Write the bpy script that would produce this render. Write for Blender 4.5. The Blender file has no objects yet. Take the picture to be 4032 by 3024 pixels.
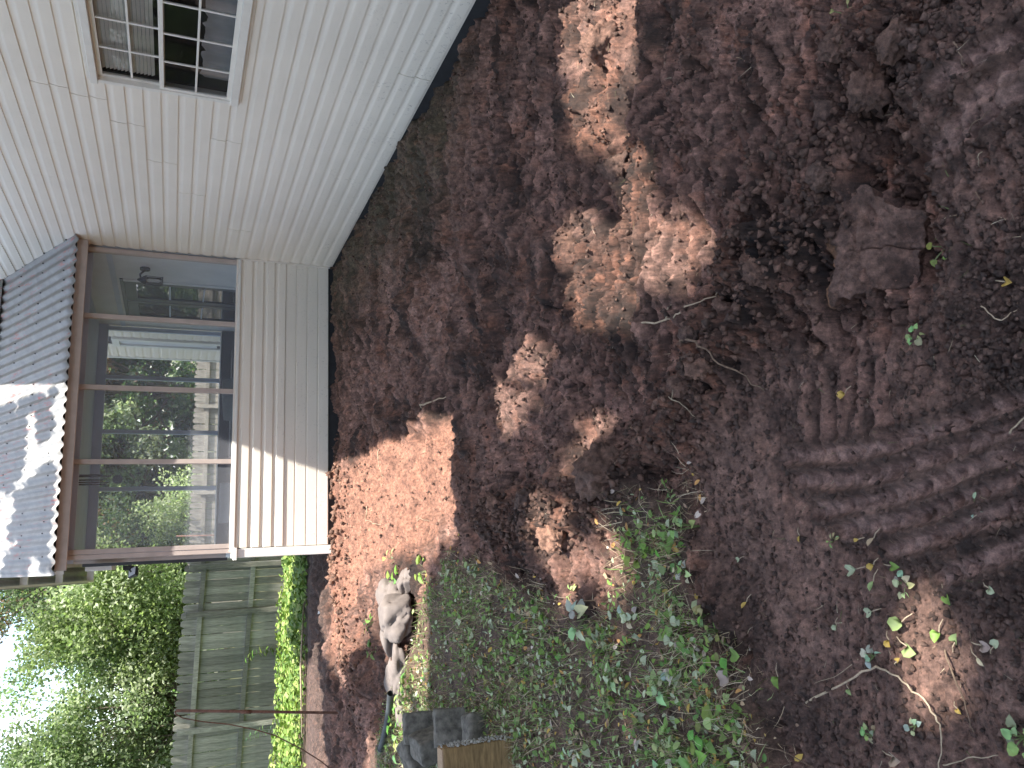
import bpy, math, random
import numpy as np
from mathutils import Vector, Matrix, Euler

random.seed(7)
RNG = np.random.default_rng(11)
R = math.radians
SC = bpy.context.scene
COL = SC.collection

# ------------------------------------------------------------------ camera
cam_data = bpy.data.cameras.new('camera')
cam = bpy.data.objects.new('camera', cam_data)
COL.objects.link(cam)
SC.camera = cam
cam_data.sensor_fit = 'HORIZONTAL'
cam_data.sensor_width = 36.0
cam_data.lens = 36.0 * 3091 / 4032
cam_data.clip_start = 0.05
cam_data.clip_end = 2000
_p, _r, _y = R(22.96), R(-2.327), R(12.811)
_fw = Vector((math.sin(_y) * math.cos(_p), math.cos(_y) * math.cos(_p), -math.sin(_p)))
_rt = Vector((math.cos(_y), -math.sin(_y), 0))
_dn = _fw.cross(_rt)
_ur = _rt * math.cos(_r) + _dn * math.sin(_r)        # towards the house
_ud = -_rt * math.sin(_r) + _dn * math.cos(_r)       # towards the ground
_m = Matrix((_ud, _ur, -_fw)).transposed().to_4x4()  # the phone was held sideways
_m.translation = Vector((0, 0, 1.6))
cam.matrix_world = _m

# ------------------------------------------------------------------ sky and sun
SUN = Vector((-0.336, 0.26, -1.0))                   # direction in which the light travels
world = bpy.data.worlds.new('World')
SC.world = world
world.use_nodes = True
nt = world.node_tree
nt.nodes.clear()
wo = nt.nodes.new('ShaderNodeOutputWorld')
bg = nt.nodes.new('ShaderNodeBackground')
sky = nt.nodes.new('ShaderNodeTexSky')
sky.sky_type = 'NISHITA'
sky.sun_disc = False
sky.sun_elevation = math.atan2(1.0, math.hypot(SUN.x, SUN.y))
sky.sun_rotation = math.atan2(-SUN.x, -SUN.y)
sky.air_density = 1.0
sky.dust_density = 1.2
tc = nt.nodes.new('ShaderNodeTexCoord')
cn = nt.nodes.new('ShaderNodeTexNoise')
cn.inputs['Scale'].default_value = 2.6
cn.inputs['Detail'].default_value = 7
cn.inputs['Roughness'].default_value = 0.55
cmap = nt.nodes.new('ShaderNodeMapping')
cmap.inputs['Scale'].default_value = (1, 1, 2.2)
cr = nt.nodes.new('ShaderNodeValToRGB')
cr.color_ramp.elements[0].position = 0.46
cr.color_ramp.elements[1].position = 0.62
mx = nt.nodes.new('ShaderNodeMix')
mx.data_type = 'RGBA'
mx.inputs[7].default_value = (4.6, 4.7, 4.9, 1)
nt.links.new(tc.outputs['Generated'], cmap.inputs['Vector'])
nt.links.new(cmap.outputs[0], cn.inputs['Vector'])
nt.links.new(cn.outputs[0], cr.inputs[0])
nt.links.new(cr.outputs[0], mx.inputs[0])
nt.links.new(sky.outputs[0], mx.inputs[6])
nt.links.new(mx.outputs[2], bg.inputs[0])
nt.links.new(bg.outputs[0], wo.inputs[0])
bg.inputs[1].default_value = 0.15

sl = bpy.data.lights.new('sun', 'SUN')
sl.energy = 4.0
sl.angle = R(0.53)
sl.color = (1.0, 0.95, 0.87)
so = bpy.data.objects.new('sun', sl)
COL.objects.link(so)
so.rotation_mode = 'QUATERNION'
so.rotation_quaternion = SUN.to_track_quat('-Z', 'Y')
so.location = (6, -4, 20)

SC.view_settings.view_transform = 'Standard'
SC.view_settings.look = 'None'
SC.view_settings.gamma = 1
SC.view_settings.exposure = 1.85
SC.cycles.max_bounces = 8
SC.cycles.transparent_max_bounces = 24
SC.cycles.caustics_reflective = False
SC.cycles.caustics_refractive = False

# ------------------------------------------------------------------ helpers
def thing(name, label, cat, loc=(0, 0, 0), group=None):
    o = bpy.data.objects.new(name, None)
    o.empty_display_size = 0.1
    COL.objects.link(o)
    o.location = loc
    return tag(o, label, cat, group)

def tag(o, label=None, cat=None, group=None, kind=None):
    if label: o['label'] = label
    if cat: o['category'] = cat
    if group: o['group'] = group
    if kind: o['kind'] = kind
    return o

def link(name, me, mat=None, parent=None):
    o = bpy.data.objects.new(name, me)
    if mat is not None and len(me.materials) == 0:
        me.materials.append(mat)
    COL.objects.link(o)
    if parent is not None:
        o.parent = parent
        o.matrix_parent_inverse = Matrix.Identity(4)
    return o

def rel(parent, p):
    """world position -> local position under an unrotated parent chain"""
    v = Vector(p)
    q = parent
    while q is not None:
        v = v - q.location
        q = q.parent
    return v

def np_mesh(name, V, F, smooth=False, col=None, cname='tint'):
    """V (n,3); F (m,3|4) array"""
    V = np.ascontiguousarray(V, dtype=np.float32)
    F = np.ascontiguousarray(F, dtype=np.int32)
    me = bpy.data.meshes.new(name)
    k = F.shape[1]
    me.vertices.add(len(V)); me.vertices.foreach_set('co', V.ravel())
    me.loops.add(F.size); me.loops.foreach_set('vertex_index', F.ravel())
    me.polygons.add(len(F))
    me.polygons.foreach_set('loop_start', np.arange(0, F.size, k, dtype=np.int32))
    if smooth:
        me.polygons.foreach_set('use_smooth', np.ones(len(F), dtype=bool))
    me.update(calc_edges=True)
    if col is not None:
        a = me.attributes.new(cname, 'FLOAT_COLOR', 'POINT')
        c = np.ones((len(V), 4), dtype=np.float32)
        c[:, :3] = col
        a.data.foreach_set('color', c.ravel())
    return me

class MB:
    """collects small shapes into one mesh"""
    def __init__(s): s.v = []; s.f = []
    def add(s, v, f):
        b = len(s.v); s.v += [tuple(p) for p in v]; s.f += [tuple(i + b for i in q) for q in f]
        return s
    def box(s, x0, x1, y0, y1, z0, z1, m=None):
        v = [(x, y, z) for z in (z0, z1) for y in (y0, y1) for x in (x0, x1)]
        if m is not None: v = [m @ Vector(p) for p in v]
        return s.add(v, [(0, 2, 3, 1), (4, 5, 7, 6), (0, 1, 5, 4), (2, 6, 7, 3), (0, 4, 6, 2), (1, 3, 7, 5)])
    def prism(s, pts, axis, a, b):
        """polygon pts (2D, counter-clockwise) extruded along axis from a to b"""
        n = len(pts)
        def P(p, t):
            return {'x': (t, p[0], p[1]), 'y': (p[0], t, p[1]), 'z': (p[0], p[1], t)}[axis]
        v = [P(p, a) for p in pts] + [P(p, b) for p in pts]
        f = [tuple(range(n))[::-1], tuple(range(n, 2 * n))]
        f += [(i, (i + 1) % n, n + (i + 1) % n, n + i) for i in range(n)]
        return s.add(v, f)
    def tube(s, pts, rad, n=8, caps=True):
        pts = [Vector(p) for p in pts]
        rad = rad if hasattr(rad, '__len__') else [rad] * len(pts)
        rings = []
        up = Vector((0.13, 0.21, 0.97)).normalized()
        for i, p in enumerate(pts):
            t = (pts[min(i + 1, len(pts) - 1)] - pts[max(i - 1, 0)]).normalized()
            a = t.cross(up)
            if a.length < 0.05: a = t.cross(Vector((1, 0, 0)))
            a.normalize(); b = t.cross(a)
            rings.append([p + (a * math.cos(2 * math.pi * k / n) + b * math.sin(2 * math.pi * k / n)) * rad[i] for k in range(n)])
        v = [q for r in rings for q in r]
        f = []
        for i in range(len(rings) - 1):
            for k in range(n):
                f.append((i * n + k, i * n + (k + 1) % n, (i + 1) * n + (k + 1) % n, (i + 1) * n + k))
        if caps:
            f.append(tuple(range(n))[::-1]); f.append(tuple((len(rings) - 1) * n + k for k in range(n)))
        return s.add(v, f)
    def mesh(s, name, smooth=False):
        me = bpy.data.meshes.new(name)
        me.from_pydata(s.v, [], s.f)
        if smooth:
            me.polygons.foreach_set('use_smooth', [True] * len(me.polygons))
        me.update()
        return me
    def build(s, name, mat, parent=None, smooth=False, bevel=0):
        o = link(name, s.mesh(name, smooth), mat, parent)
        if bevel:
            b = o.modifiers.new('bevel', 'BEVEL'); b.width = bevel; b.segments = 2; b.limit_method = 'ANGLE'
        return o

def box(name, mat, parent, x0, x1, y0, y1, z0, z1, bevel=0.003):
    return MB().box(x0, x1, y0, y1, z0, z1).build(name, mat, parent, bevel=bevel)

# numpy noise -------------------------------------------------------
TAB = [np.random.default_rng(100 + i).random((256, 256)) for i in range(8)]
def vnoise(x, y, seed=0):
    T = TAB[seed % 8]
    x = x + 37.7 * seed; y = y + 91.3 * seed
    ix = np.floor(x).astype(np.int64); iy = np.floor(y).astype(np.int64)
    fx = x - ix; fy = y - iy
    fx = fx * fx * (3 - 2 * fx); fy = fy * fy * (3 - 2 * fy)
    a = T[ix & 255, iy & 255]; b = T[(ix + 1) & 255, iy & 255]
    c = T[ix & 255, (iy + 1) & 255]; d = T[(ix + 1) & 255, (iy + 1) & 255]
    return (a + (b - a) * fx) * (1 - fy) + (c + (d - c) * fx) * fy
def fbm(x, y, freq, octv=4, seed=0, gain=0.5):
    s = 0; amp = 1.0; tot = 0
    for o in range(octv):
        s = s + amp * (vnoise(x * freq, y * freq, seed + o * 3) * 2 - 1)
        tot += amp; amp *= gain; freq *= 2.03
    return s / tot
def clods(x, y, cell, seed, dens=0.8, lo=0.25, hi=0.55):
    """crumb field: half-buried lumps, returns height and a random per lump"""
    u = x / cell; v = y / cell
    ix = np.floor(u).astype(np.int64); iy = np.floor(v).astype(np.int64)
    h = np.zeros_like(u); rid = np.full_like(u, 0.5)
    A, B, C, D = (TAB[(seed + k) % 8] for k in range(4))
    for di in (-1, 0, 1):
        for dj in (-1, 0, 1):
            a = (ix + di + 17 * seed) & 255; b = (iy + dj + 29 * seed) & 255
            rr = lo + (hi - lo) * C[a, b] ** 1.6
            el = 0.6 + 0.9 * D[a, b]
            dx = (ix + di + A[a, b] - u) * el; dy = (iy + dj + B[a, b] - v) / el
            d2 = (dx * dx + dy * dy) / (rr * rr)
            hh = rr * np.sqrt(np.clip(1 - d2, 0, None))
            on = D[b, a] < dens
            hh = np.where(on, hh, 0)
            m = hh > h
            h = np.where(m, hh, h); rid = np.where(m, C[b, a], rid)
    return h * cell, rid
def sstep(a, b, x):
    t = np.clip((x - a) / (b - a), 0, 1)
    return t * t * (3 - 2 * t)
def terrace(q, k):
    """broken layers: flat steps with ragged risers; height and a random per step"""
    f = q * k; fl = np.floor(f)
    return (fl + sstep(0.62, 0.98, f - fl)) / k, TAB[3][(fl.astype(np.int64) * 7) & 255, 5]
def seg_dist(x, y, pl):
    """distance to a polyline, arc length at the nearest point"""
    best = np.full_like(x, 1e9); arc = np.zeros_like(x); L = 0
    for (ax, ay), (bx, by) in zip(pl[:-1], pl[1:]):
        dx, dy = bx - ax, by - ay; l2 = dx * dx + dy * dy; l = math.sqrt(l2)
        t = np.clip(((x - ax) * dx + (y - ay) * dy) / l2, 0, 1)
        d = np.hypot(x - ax - t * dx, y - ay - t * dy)
        m = d < best
        best = np.where(m, d, best); arc = np.where(m, L + t * l, arc); L += l
    return best, arc
def sdf_poly(x, y, P):
    """signed distance, positive inside"""
    d, _ = seg_dist(x, y, list(P) + [P[0]])
    ins = np.zeros(x.shape, bool); n = len(P)
    for i in range(n):
        (x1, y1), (x2, y2) = P[i], P[(i + 1) % n]
        if y1 == y2: continue
        c = ((y1 > y) != (y2 > y)) & (x < (x2 - x1) * (y - y1) / (y2 - y1) + x1)
        ins ^= c
    return np.where(ins, d, -d)

# ------------------------------------------------------------------ materials
def new_mat(name):
    m = bpy.data.materials.new(name); m.use_nodes = True
    n = m.node_tree; b = n.nodes['Principled BSDF']
    return m, n, b
def N(n, t, **kw):
    x = n.nodes.new(t)
    for k, v in kw.items():
        if k in x.inputs: x.inputs[k].default_value = v
        else: setattr(x, k, v)
    return x
def noise(n, scale, detail=4, rough=0.55, vec=None, stretch=None, obj=True):
    t = N(n, 'ShaderNodeTexNoise', Scale=scale, Detail=detail, Roughness=rough)
    tcn = n.nodes.new('ShaderNodeTexCoord')
    src = tcn.outputs['Object' if obj else 'Generated']
    if stretch:
        mp = n.nodes.new('ShaderNodeMapping'); mp.inputs['Scale'].default_value = stretch
        n.links.new(src, mp.inputs[0]); src = mp.outputs[0]
    n.links.new(src, t.inputs['Vector'])
    return t.outputs[0]
def ramp(n, src, stops):
    r = n.nodes.new('ShaderNodeValToRGB')
    e = r.color_ramp.elements
    while len(e) < len(stops): e.new(0.5)
    for q, (p, c) in zip(e, stops):
        q.position = p; q.color = (*c, 1) if len(c) == 3 else c
    n.links.new(src, r.inputs[0])
    return r.outputs[0]
def mixc(n, a, b, fac, mode='MIX'):
    m = n.nodes.new('ShaderNodeMix'); m.data_type = 'RGBA'; m.blend_type = mode
    for s, i in ((a, 6), (b, 7), (fac, 0)):
        if hasattr(s, 'is_linked') or isinstance(s, bpy.types.NodeSocket): n.links.new(s, m.inputs[i])
        elif i == 0: m.inputs[0].default_value = s
        else: m.inputs[i].default_value = (*s, 1)
    return m.outputs[2]
def bump(n, b, src, strength, dist=0.01):
    bp = N(n, 'ShaderNodeBump', Strength=strength, Distance=dist)
    n.links.new(src, bp.inputs['Height']); n.links.new(bp.outputs[0], b.inputs['Normal'])
def simple(name, c, rough=0.6, var=0.12, scale=12, metal=0.0, bmp=0.0, bscale=80, stretch=None):
    m, n, b = new_mat(name)
    s = noise(n, scale, 5, stretch=stretch)
    lo = tuple(v * (1 - var) for v in c); hi = tuple(min(1, v * (1 + var)) for v in c)
    n.links.new(ramp(n, s, [(0.3, lo), (0.7, hi)]), b.inputs['Base Color'])
    b.inputs['Roughness'].default_value = rough
    b.inputs['Metallic'].default_value = metal
    if bmp: bump(n, b, noise(n, bscale, 4, stretch=stretch), bmp, 0.004)
    return m

def vinyl(name, c):
    m, n, b = new_mat(name)
    base = ramp(n, noise(n, 1.3, 3), [(0.3, tuple(v * 0.95 for v in c)), (0.7, tuple(min(1, v * 1.03) for v in c))])
    # mud splashes and specks, thickest on the lowest courses
    spk = ramp(n, noise(n, 42, 6, 0.7), [(0.565, (0, 0, 0)), (0.64, (1, 1, 1))])
    big = ramp(n, noise(n, 5, 5, 0.6), [(0.42, (0, 0, 0)), (0.72, (1, 1, 1))])
    tcn = n.nodes.new('ShaderNodeTexCoord'); sx = n.nodes.new('ShaderNodeSeparateXYZ')
    geo = n.nodes.new('ShaderNodeNewGeometry')
    n.links.new(geo.outputs['Position'], sx.inputs[0])
    hz = N(n, 'ShaderNodeMapRange'); hz.inputs[1].default_value = 0.75; hz.inputs[2].default_value = 0.0
    hz.inputs[3].default_value = 0.10; hz.inputs[4].default_value = 0.75
    n.links.new(sx.outputs[2], hz.inputs[0])
    f = mixc(n, spk, big, 1.0, 'MULTIPLY')
    f2 = mixc(n, f, hz.outputs[0], 1.0, 'MULTIPLY')
    cc = mixc(n, base, (0.26, 0.22, 0.19), f2)
    n.links.new(cc, b.inputs['Base Color'])
    b.inputs['Roughness'].default_value = 0.42
    b.inputs['Specular IOR Level'].default_value = 0.4
    bump(n, b, noise(n, 120, 3, stretch=(1, 0.08, 1)), 0.08, 0.002)
    return m

def wood(name, dark, light, rough=0.85, grain=(6, 6, 0.9), scale=9, rnd=0.35):
    m, n, b = new_mat(name)
    g = noise(n, scale, 8, 0.68, stretch=grain)
    c = ramp(n, g, [(0.28, dark), (0.52, tuple((a + q) / 2 for a, q in zip(dark, light))), (0.74, light)])
    st = ramp(n, noise(n, 3.5, 4), [(0.35, (0.62, 0.66, 0.60)), (0.7, (1.1, 1.06, 1.0))])
    c = mixc(n, c, st, 0.75, 'MULTIPLY')
    oi = n.nodes.new('ShaderNodeObjectInfo')
    mr = N(n, 'ShaderNodeMapRange'); mr.inputs[3].default_value = 1 - rnd; mr.inputs[4].default_value = 1 + rnd * 0.6
    n.links.new(oi.outputs['Random'], mr.inputs[0])
    c = mixc(n, c, mr.outputs[0], 1.0, 'MULTIPLY')
    n.links.new(c, b.inputs['Base Color'])
    b.inputs['Roughness'].default_value = rough
    bump(n, b, g, 0.45, 0.004)
    return m

def leafmat(name, transl=0.5, rough=0.5):
    """colour from the point attribute tint, thin translucent blade"""
    m, n, b = new_mat(name)
    a = n.nodes.new('ShaderNodeAttribute'); a.attribute_name = 'tint'
    n.links.new(a.outputs['Color'], b.inputs['Base Color'])
    b.inputs['Roughness'].default_value = rough
    b.inputs['Specular IOR Level'].default_value = 0.35
    t = n.nodes.new('ShaderNodeBsdfTranslucent')
    tint = mixc(n, a.outputs['Color'], (1.12, 1.25, 0.80), 1.0, 'MULTIPLY')
    n.links.new(tint, t.inputs[0])
    mxs = n.nodes.new('ShaderNodeMixShader'); mxs.inputs[0].default_value = transl
    out = n.nodes['Material Output']
    n.links.new(b.outputs[0], mxs.inputs[1]); n.links.new(t.outputs[0], mxs.inputs[2])
    n.links.new(mxs.outputs[0], out.inputs[0])
    return m

def soilmat(name, attr=True, c=(0.15, 0.09, 0.065)):
    m, n, b = new_mat(name)
    if attr:
        a = n.nodes.new('ShaderNodeAttribute'); a.attribute_name = 'tint'; src = a.outputs['Color']
    else:
        src = ramp(n, noise(n, 14, 4), [(0.3, tuple(v * 0.7 for v in c)), (0.7, tuple(v * 1.3 for v in c))])
    v1 = ramp(n, noise(n, 55, 6, 0.65), [(0.3, (0.42, 0.40, 0.39)), (0.5, (0.95, 0.95, 0.95)), (0.72, (1.6, 1.56, 1.52))])
    v3 = ramp(n, noise(n, 16, 6, 0.65), [(0.32, (0.55, 0.53, 0.52)), (0.5, (1, 1, 1)), (0.7, (1.35, 1.33, 1.3))])
    v2 = ramp(n, noise(n, 260, 3, 0.6), [(0.3, (0.72, 0.72, 0.72)), (0.7, (1.25, 1.25, 1.25))])
    c1 = mixc(n, mixc(n, src, v3, 1.0, 'MULTIPLY'), v1, 1.0, 'MULTIPLY'); c2 = mixc(n, c1, v2, 0.8, 'MULTIPLY')
    n.links.new(c2, b.inputs['Base Color'])
    b.inputs['Roughness'].default_value = 0.68
    b.inputs['Specular IOR Level'].default_value = 0.42
    f = mixc(n, noise(n, 120, 6, 0.7), noise(n, 480, 3, 0.6), 0.4)
    bump(n, b, f, 1.0, 0.010)
    return m

def glassmat(name, tint=(1, 1, 1), refl=1.0):
    m = bpy.data.materials.new(name); m.use_nodes = True
    n = m.node_tree; n.nodes.clear()
    o = n.nodes.new('ShaderNodeOutputMaterial')
    t = n.nodes.new('ShaderNodeBsdfTransparent'); t.inputs[0].default_value = (*tint, 1)
    g = n.nodes.new('ShaderNodeBsdfGlossy'); g.inputs['Roughness'].default_value = 0.015
    f = n.nodes.new('ShaderNodeFresnel'); f.inputs[0].default_value = 1.5
    mu = N(n, 'ShaderNodeMath', operation='MULTIPLY'); mu.inputs[1].default_value = refl
    mu.use_clamp = True
    n.links.new(f.outputs[0], mu.inputs[0])
    mxs = n.nodes.new('ShaderNodeMixShader')
    n.links.new(mu.outputs[0], mxs.inputs[0]); n.links.new(t.outputs[0], mxs.inputs[1]); n.links.new(g.outputs[0], mxs.inputs[2])
    n.links.new(mxs.outputs[0], o.inputs[0])
    return m

def screenmat(name):
    """fine insect mesh: part open, part bluish fibre"""
    m = bpy.data.materials.new(name); m.use_nodes = True
    n = m.node_tree; n.nodes.clear()
    o = n.nodes.new('ShaderNodeOutputMaterial')
    t = n.nodes.new('ShaderNodeBsdfTransparent')
    d = n.nodes.new('ShaderNodeBsdfDiffuse'); d.inputs[0].default_value = (0.50, 0.53, 0.60, 1)  # bluish fibre colour paints in the glare veil
    mxs = n.nodes.new('ShaderNodeMixShader'); mxs.inputs[0].default_value = 0.20
    n.links.new(t.outputs[0], mxs.inputs[1]); n.links.new(d.outputs[0], mxs.inputs[2])
    n.links.new(mxs.outputs[0], o.inputs[0])
    return m

M = {}
M['vinyl'] = vinyl('vinyl_siding', (0.86, 0.79, 0.69))
M['trim'] = simple('painted_trim', (0.78, 0.71, 0.63), 0.5, 0.07, 6)
M['trim_tan'] = simple('tan_painted_trim', (0.50, 0.42, 0.38), 0.6, 0.10, 9, bmp=0.15, bscale=40)
M['white'] = simple('white_vinyl', (0.76, 0.75, 0.71), 0.4, 0.05, 8)
M['win_white'] = simple('window_vinyl', (0.80, 0.76, 0.69), 0.38, 0.06, 8)
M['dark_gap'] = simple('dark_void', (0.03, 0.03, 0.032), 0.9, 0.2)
M['shade_paint'] = simple('shade_tinted_paint', (0.47, 0.53, 0.66), 0.6, 0.06, 5)  # blue-grey puts the cool porch shade into the paint colour
M['bead'] = simple('shade_greyed_beadboard', (0.64, 0.66, 0.70), 0.6, 0.06, 5)  # white boards, greyed in colour for the shade inside the porch
M['porch_floor'] = simple('porch_floor_boards', (0.50, 0.50, 0.50), 0.6, 0.1)
M['dark_frame'] = simple('dark_door_frame', (0.035, 0.038, 0.048), 0.35, 0.2)
M['black'] = simple('black_metal', (0.018, 0.018, 0.02), 0.45, 0.2)
M['glass'] = glassmat('window_glass', (0.90, 0.91, 0.91), 0.8)
M['door_glass'] = glassmat('door_glass', (0.35, 0.37, 0.4), 2.2)
M['lamp_glass'] = glassmat('lamp_glass', (0.9, 0.9, 0.88), 1.2)
M['screen'] = screenmat('insect_screen')
M['blind'] = simple('blind_slat', (0.78, 0.75, 0.70), 0.5, 0.05)
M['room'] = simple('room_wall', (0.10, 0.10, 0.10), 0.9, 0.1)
M['sash_panel'] = simple('grey_sash_panel', (0.36, 0.35, 0.36), 0.9, 0.1, 9)
M['soil'] = soilmat('bare_soil')
M['clod'] = soilmat('soil_clod')
M['fence'] = wood('weathered_fence', (0.17, 0.168, 0.148), (0.48, 0.465, 0.41), rnd=0.45)
M['fence_sunlit'] = wood('sunlit_weathered_fence', (0.20, 0.18, 0.16), (0.48, 0.45, 0.41), rnd=0.2)  # weathered boards, made paler for the sun falling on them
M['plank'] = wood('old_plank', (0.10, 0.06, 0.028), (0.40, 0.265, 0.125), grain=(1.2, 7, 9), rnd=0.1)
M['concrete'] = simple('rough_concrete', (0.135, 0.125, 0.105), 0.95, 0.55, 24, bmp=0.8, bscale=70)
M['rust'] = simple('rusty_steel', (0.15, 0.075, 0.05), 0.85, 0.4, 30, bmp=0.5, bscale=120)
M['hose'] = simple('black_pipe', (0.045, 0.05, 0.05), 0.5, 0.35, 20)
M['bark'] = wood('tree_bark', (0.09, 0.075, 0.055), (0.27, 0.23, 0.18), grain=(5, 5, 1.0), rnd=0.15)
M['root'] = wood('root_bark', (0.09, 0.055, 0.04), (0.26, 0.18, 0.125), grain=(20, 20, 20), scale=4, rnd=0.2)
M['root_pale'] = wood('pale_root', (0.26, 0.19, 0.13), (0.58, 0.47, 0.35), grain=(20, 20, 20), scale=4, rnd=0.1)
M['leaf'] = leafmat('leaf')
M['weed'] = leafmat('weed_leaf', 0.22, 0.55)
M['dry'] = leafmat('dry_straw', 0.15, 0.8)
M['fabric'] = simple('brown_ground_cloth', (0.17, 0.142, 0.128), 0.85, 0.14, 22, bmp=0.25, bscale=500)

def roofmat():
    m, n, b = new_mat('galvanised_sheet')
    c = ramp(n, noise(n, 7, 6, 0.65), [(0.25, (0.23, 0.23, 0.225)), (0.6, (0.33, 0.328, 0.32)), (0.8, (0.41, 0.405, 0.395))])
    streak = ramp(n, noise(n, 5, 6, 0.7, stretch=(9, 0.9, 0.9)), [(0.55, (0, 0, 0)), (0.63, (1, 1, 1))])
    patch = ramp(n, noise(n, 1.7, 3), [(0.45, (0, 0, 0)), (0.62, (1, 1, 1))])
    f = mixc(n, streak, patch, 1.0, 'MULTIPLY')
    c = mixc(n, c, (0.48, 0.15, 0.13), f)
    spots = ramp(n, noise(n, 30, 5, 0.7), [(0.66, (0, 0, 0)), (0.74, (1, 1, 1))])
    c = mixc(n, c, (0.10, 0.10, 0.09), mixc(n, spots, (0.7, 0.7, 0.7), 1.0, 'MULTIPLY'))
    n.links.new(c, b.inputs['Base Color'])
    b.inputs['Metallic'].default_value = 0.15
    b.inputs['Roughness'].default_value = 0.5
    return m
M['roof'] = roofmat()

# ------------------------------------------------------------------ the ground
WEED = [(-0.261, 5.189), (-0.669, 5.584), (-0.981, 6.159), (-1.710, 6.855), (-2.404, 6.803), (-1.552, 3.716), (-0.965, 1.963), (-0.645, 1.930), (-0.471, 1.965), (-0.336, 2.034), (-0.168, 2.157), (0.001, 2.170), (0.139, 2.248), (0.150, 2.450), (0.062, 2.622), (-0.159, 2.808), (-0.233, 2.966), (-0.204, 3.322), (-0.154, 3.691), (-0.052, 4.214), (-0.095, 4.851)]
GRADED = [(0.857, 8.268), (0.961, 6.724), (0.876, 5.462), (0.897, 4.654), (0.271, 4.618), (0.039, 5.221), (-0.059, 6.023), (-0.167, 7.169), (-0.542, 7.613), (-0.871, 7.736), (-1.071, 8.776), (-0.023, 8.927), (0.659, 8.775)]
MUD = [(0.477, 1.925), (0.551, 1.740), (0.492, 1.343), (0.674, 1.168), (0.957, 1.215), (1.126, 1.156), (1.182, 1.043), (1.510, 0.951), (1.005, 0.434), (-0.592, 0.747), (-1.025, 1.953), (-0.561, 1.926), (-0.333, 1.998), (-0.159, 2.116), (0.000, 2.143), (0.180, 2.128)]
SPOIL = [(0.807, 1.687), (0.623, 1.951), (0.457, 2.070), (0.312, 2.376), (0.178, 2.760), (0.098, 3.204), (0.166, 3.818)]
SPOIL2 = [(1.202, 1.107), (1.096, 1.251), (1.009, 1.391), (0.968, 1.517), (0.986, 1.657)]
HEAP = [(0.829, 8.003), (0.483, 8.179), (0.101, 8.278), (-0.353, 8.218), (-0.700, 7.909), (-1.015, 7.409)]
FURROWS = [[(0.221, 1.785), (0.200, 1.557), (0.208, 1.423), (0.225, 1.248), (0.252, 1.108), (0.293, 0.929)],
           [(0.151, 1.745), (0.134, 1.568), (0.143, 1.404), (0.168, 1.259), (0.195, 1.130), (0.240, 0.939)],
           [(0.062, 1.681), (0.066, 1.537), (0.088, 1.377), (0.121, 1.203), (0.156, 1.064), (0.188, 0.925)],
           [(0.008, 1.617), (0.022, 1.426), (0.043, 1.281), (0.078, 1.152), (0.145, 0.933)],
           [(-0.050, 1.469), (-0.023, 1.327), (0.006, 1.206), (0.046, 1.084), (0.093, 0.943)],
           [(-0.109, 1.309), (-0.070, 1.179), (0.004, 0.960)],
           [(0.871, 1.231), (0.873, 1.132), (0.922, 0.997), (0.956, 0.829)],
           [(0.840, 1.144), (0.860, 1.038), (0.893, 0.891)],
           [(1.001, 1.095), (1.007, 0.994), (1.003, 0.871)]]
TRACKS = [([(0.969, 1.398), (1.018, 1.558), (1.113, 1.821), (1.251, 2.151)], 0.17, 0.066, 0.022),
          ([(-0.071, 2.570), (-0.060, 2.898), (-0.035, 3.247)], 0.13, 0.062, 0.020),
          ([(0.332, 1.433), (0.346, 1.576), (0.362, 1.740)], 0.13, 0.062, 0.014),
          ([(0.650, 2.733), (0.971, 3.250), (1.172, 3.734)], 0.16, 0.055, 0.014),
          ([(0.770, 4.123), (0.952, 4.599), (1.230, 5.435), (1.455, 6.000)], 0.17, 0.060, 0.018),
          ([(0.544, 3.043), (0.723, 3.428), (0.903, 3.912)], 0.15, 0.055, 0.016),
          ([(1.292, 1.792), (1.486, 2.037), (1.759, 2.430)], 0.16, 0.062, 0.018),
          ([(1.580, 3.381), (1.993, 4.074), (2.439, 4.834)], 0.20, 0.065, 0.018),
          ([(1.390, 2.693), (1.613, 3.028), (1.887, 3.440)], 0.18, 0.060, 0.015)]
PITS = [(0.635, 1.229), (0.256, 2.290), (1.340, 3.678), (1.373, 4.273), (1.011, 1.251)]

def masks(x, y):
    j = 0.10 * fbm(x, y, 3.1, 4, 2)
    weed = sstep(-0.04, 0.08, sdf_poly(x, y, WEED) + 2.0 * j)
    graded = sstep(-0.06, 0.10, sdf_poly(x, y, GRADED) + j)
    mud = sstep(-0.04, 0.06, sdf_poly(x, y, MUD) + 0.7 * j)
    d1, _ = seg_dist(x, y, SPOIL); d2, _ = seg_dist(x, y, SPOIL2)
    spoil = np.clip(np.exp(-(d1 / 0.16) ** 2) + np.exp(-(d2 / 0.17) ** 2), 0, 1)
    dh, _ = seg_dist(x, y, HEAP)
    heap = np.exp(-(dh / 0.26) ** 2)
    return weed, graded, mud, spoil, heap

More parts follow.
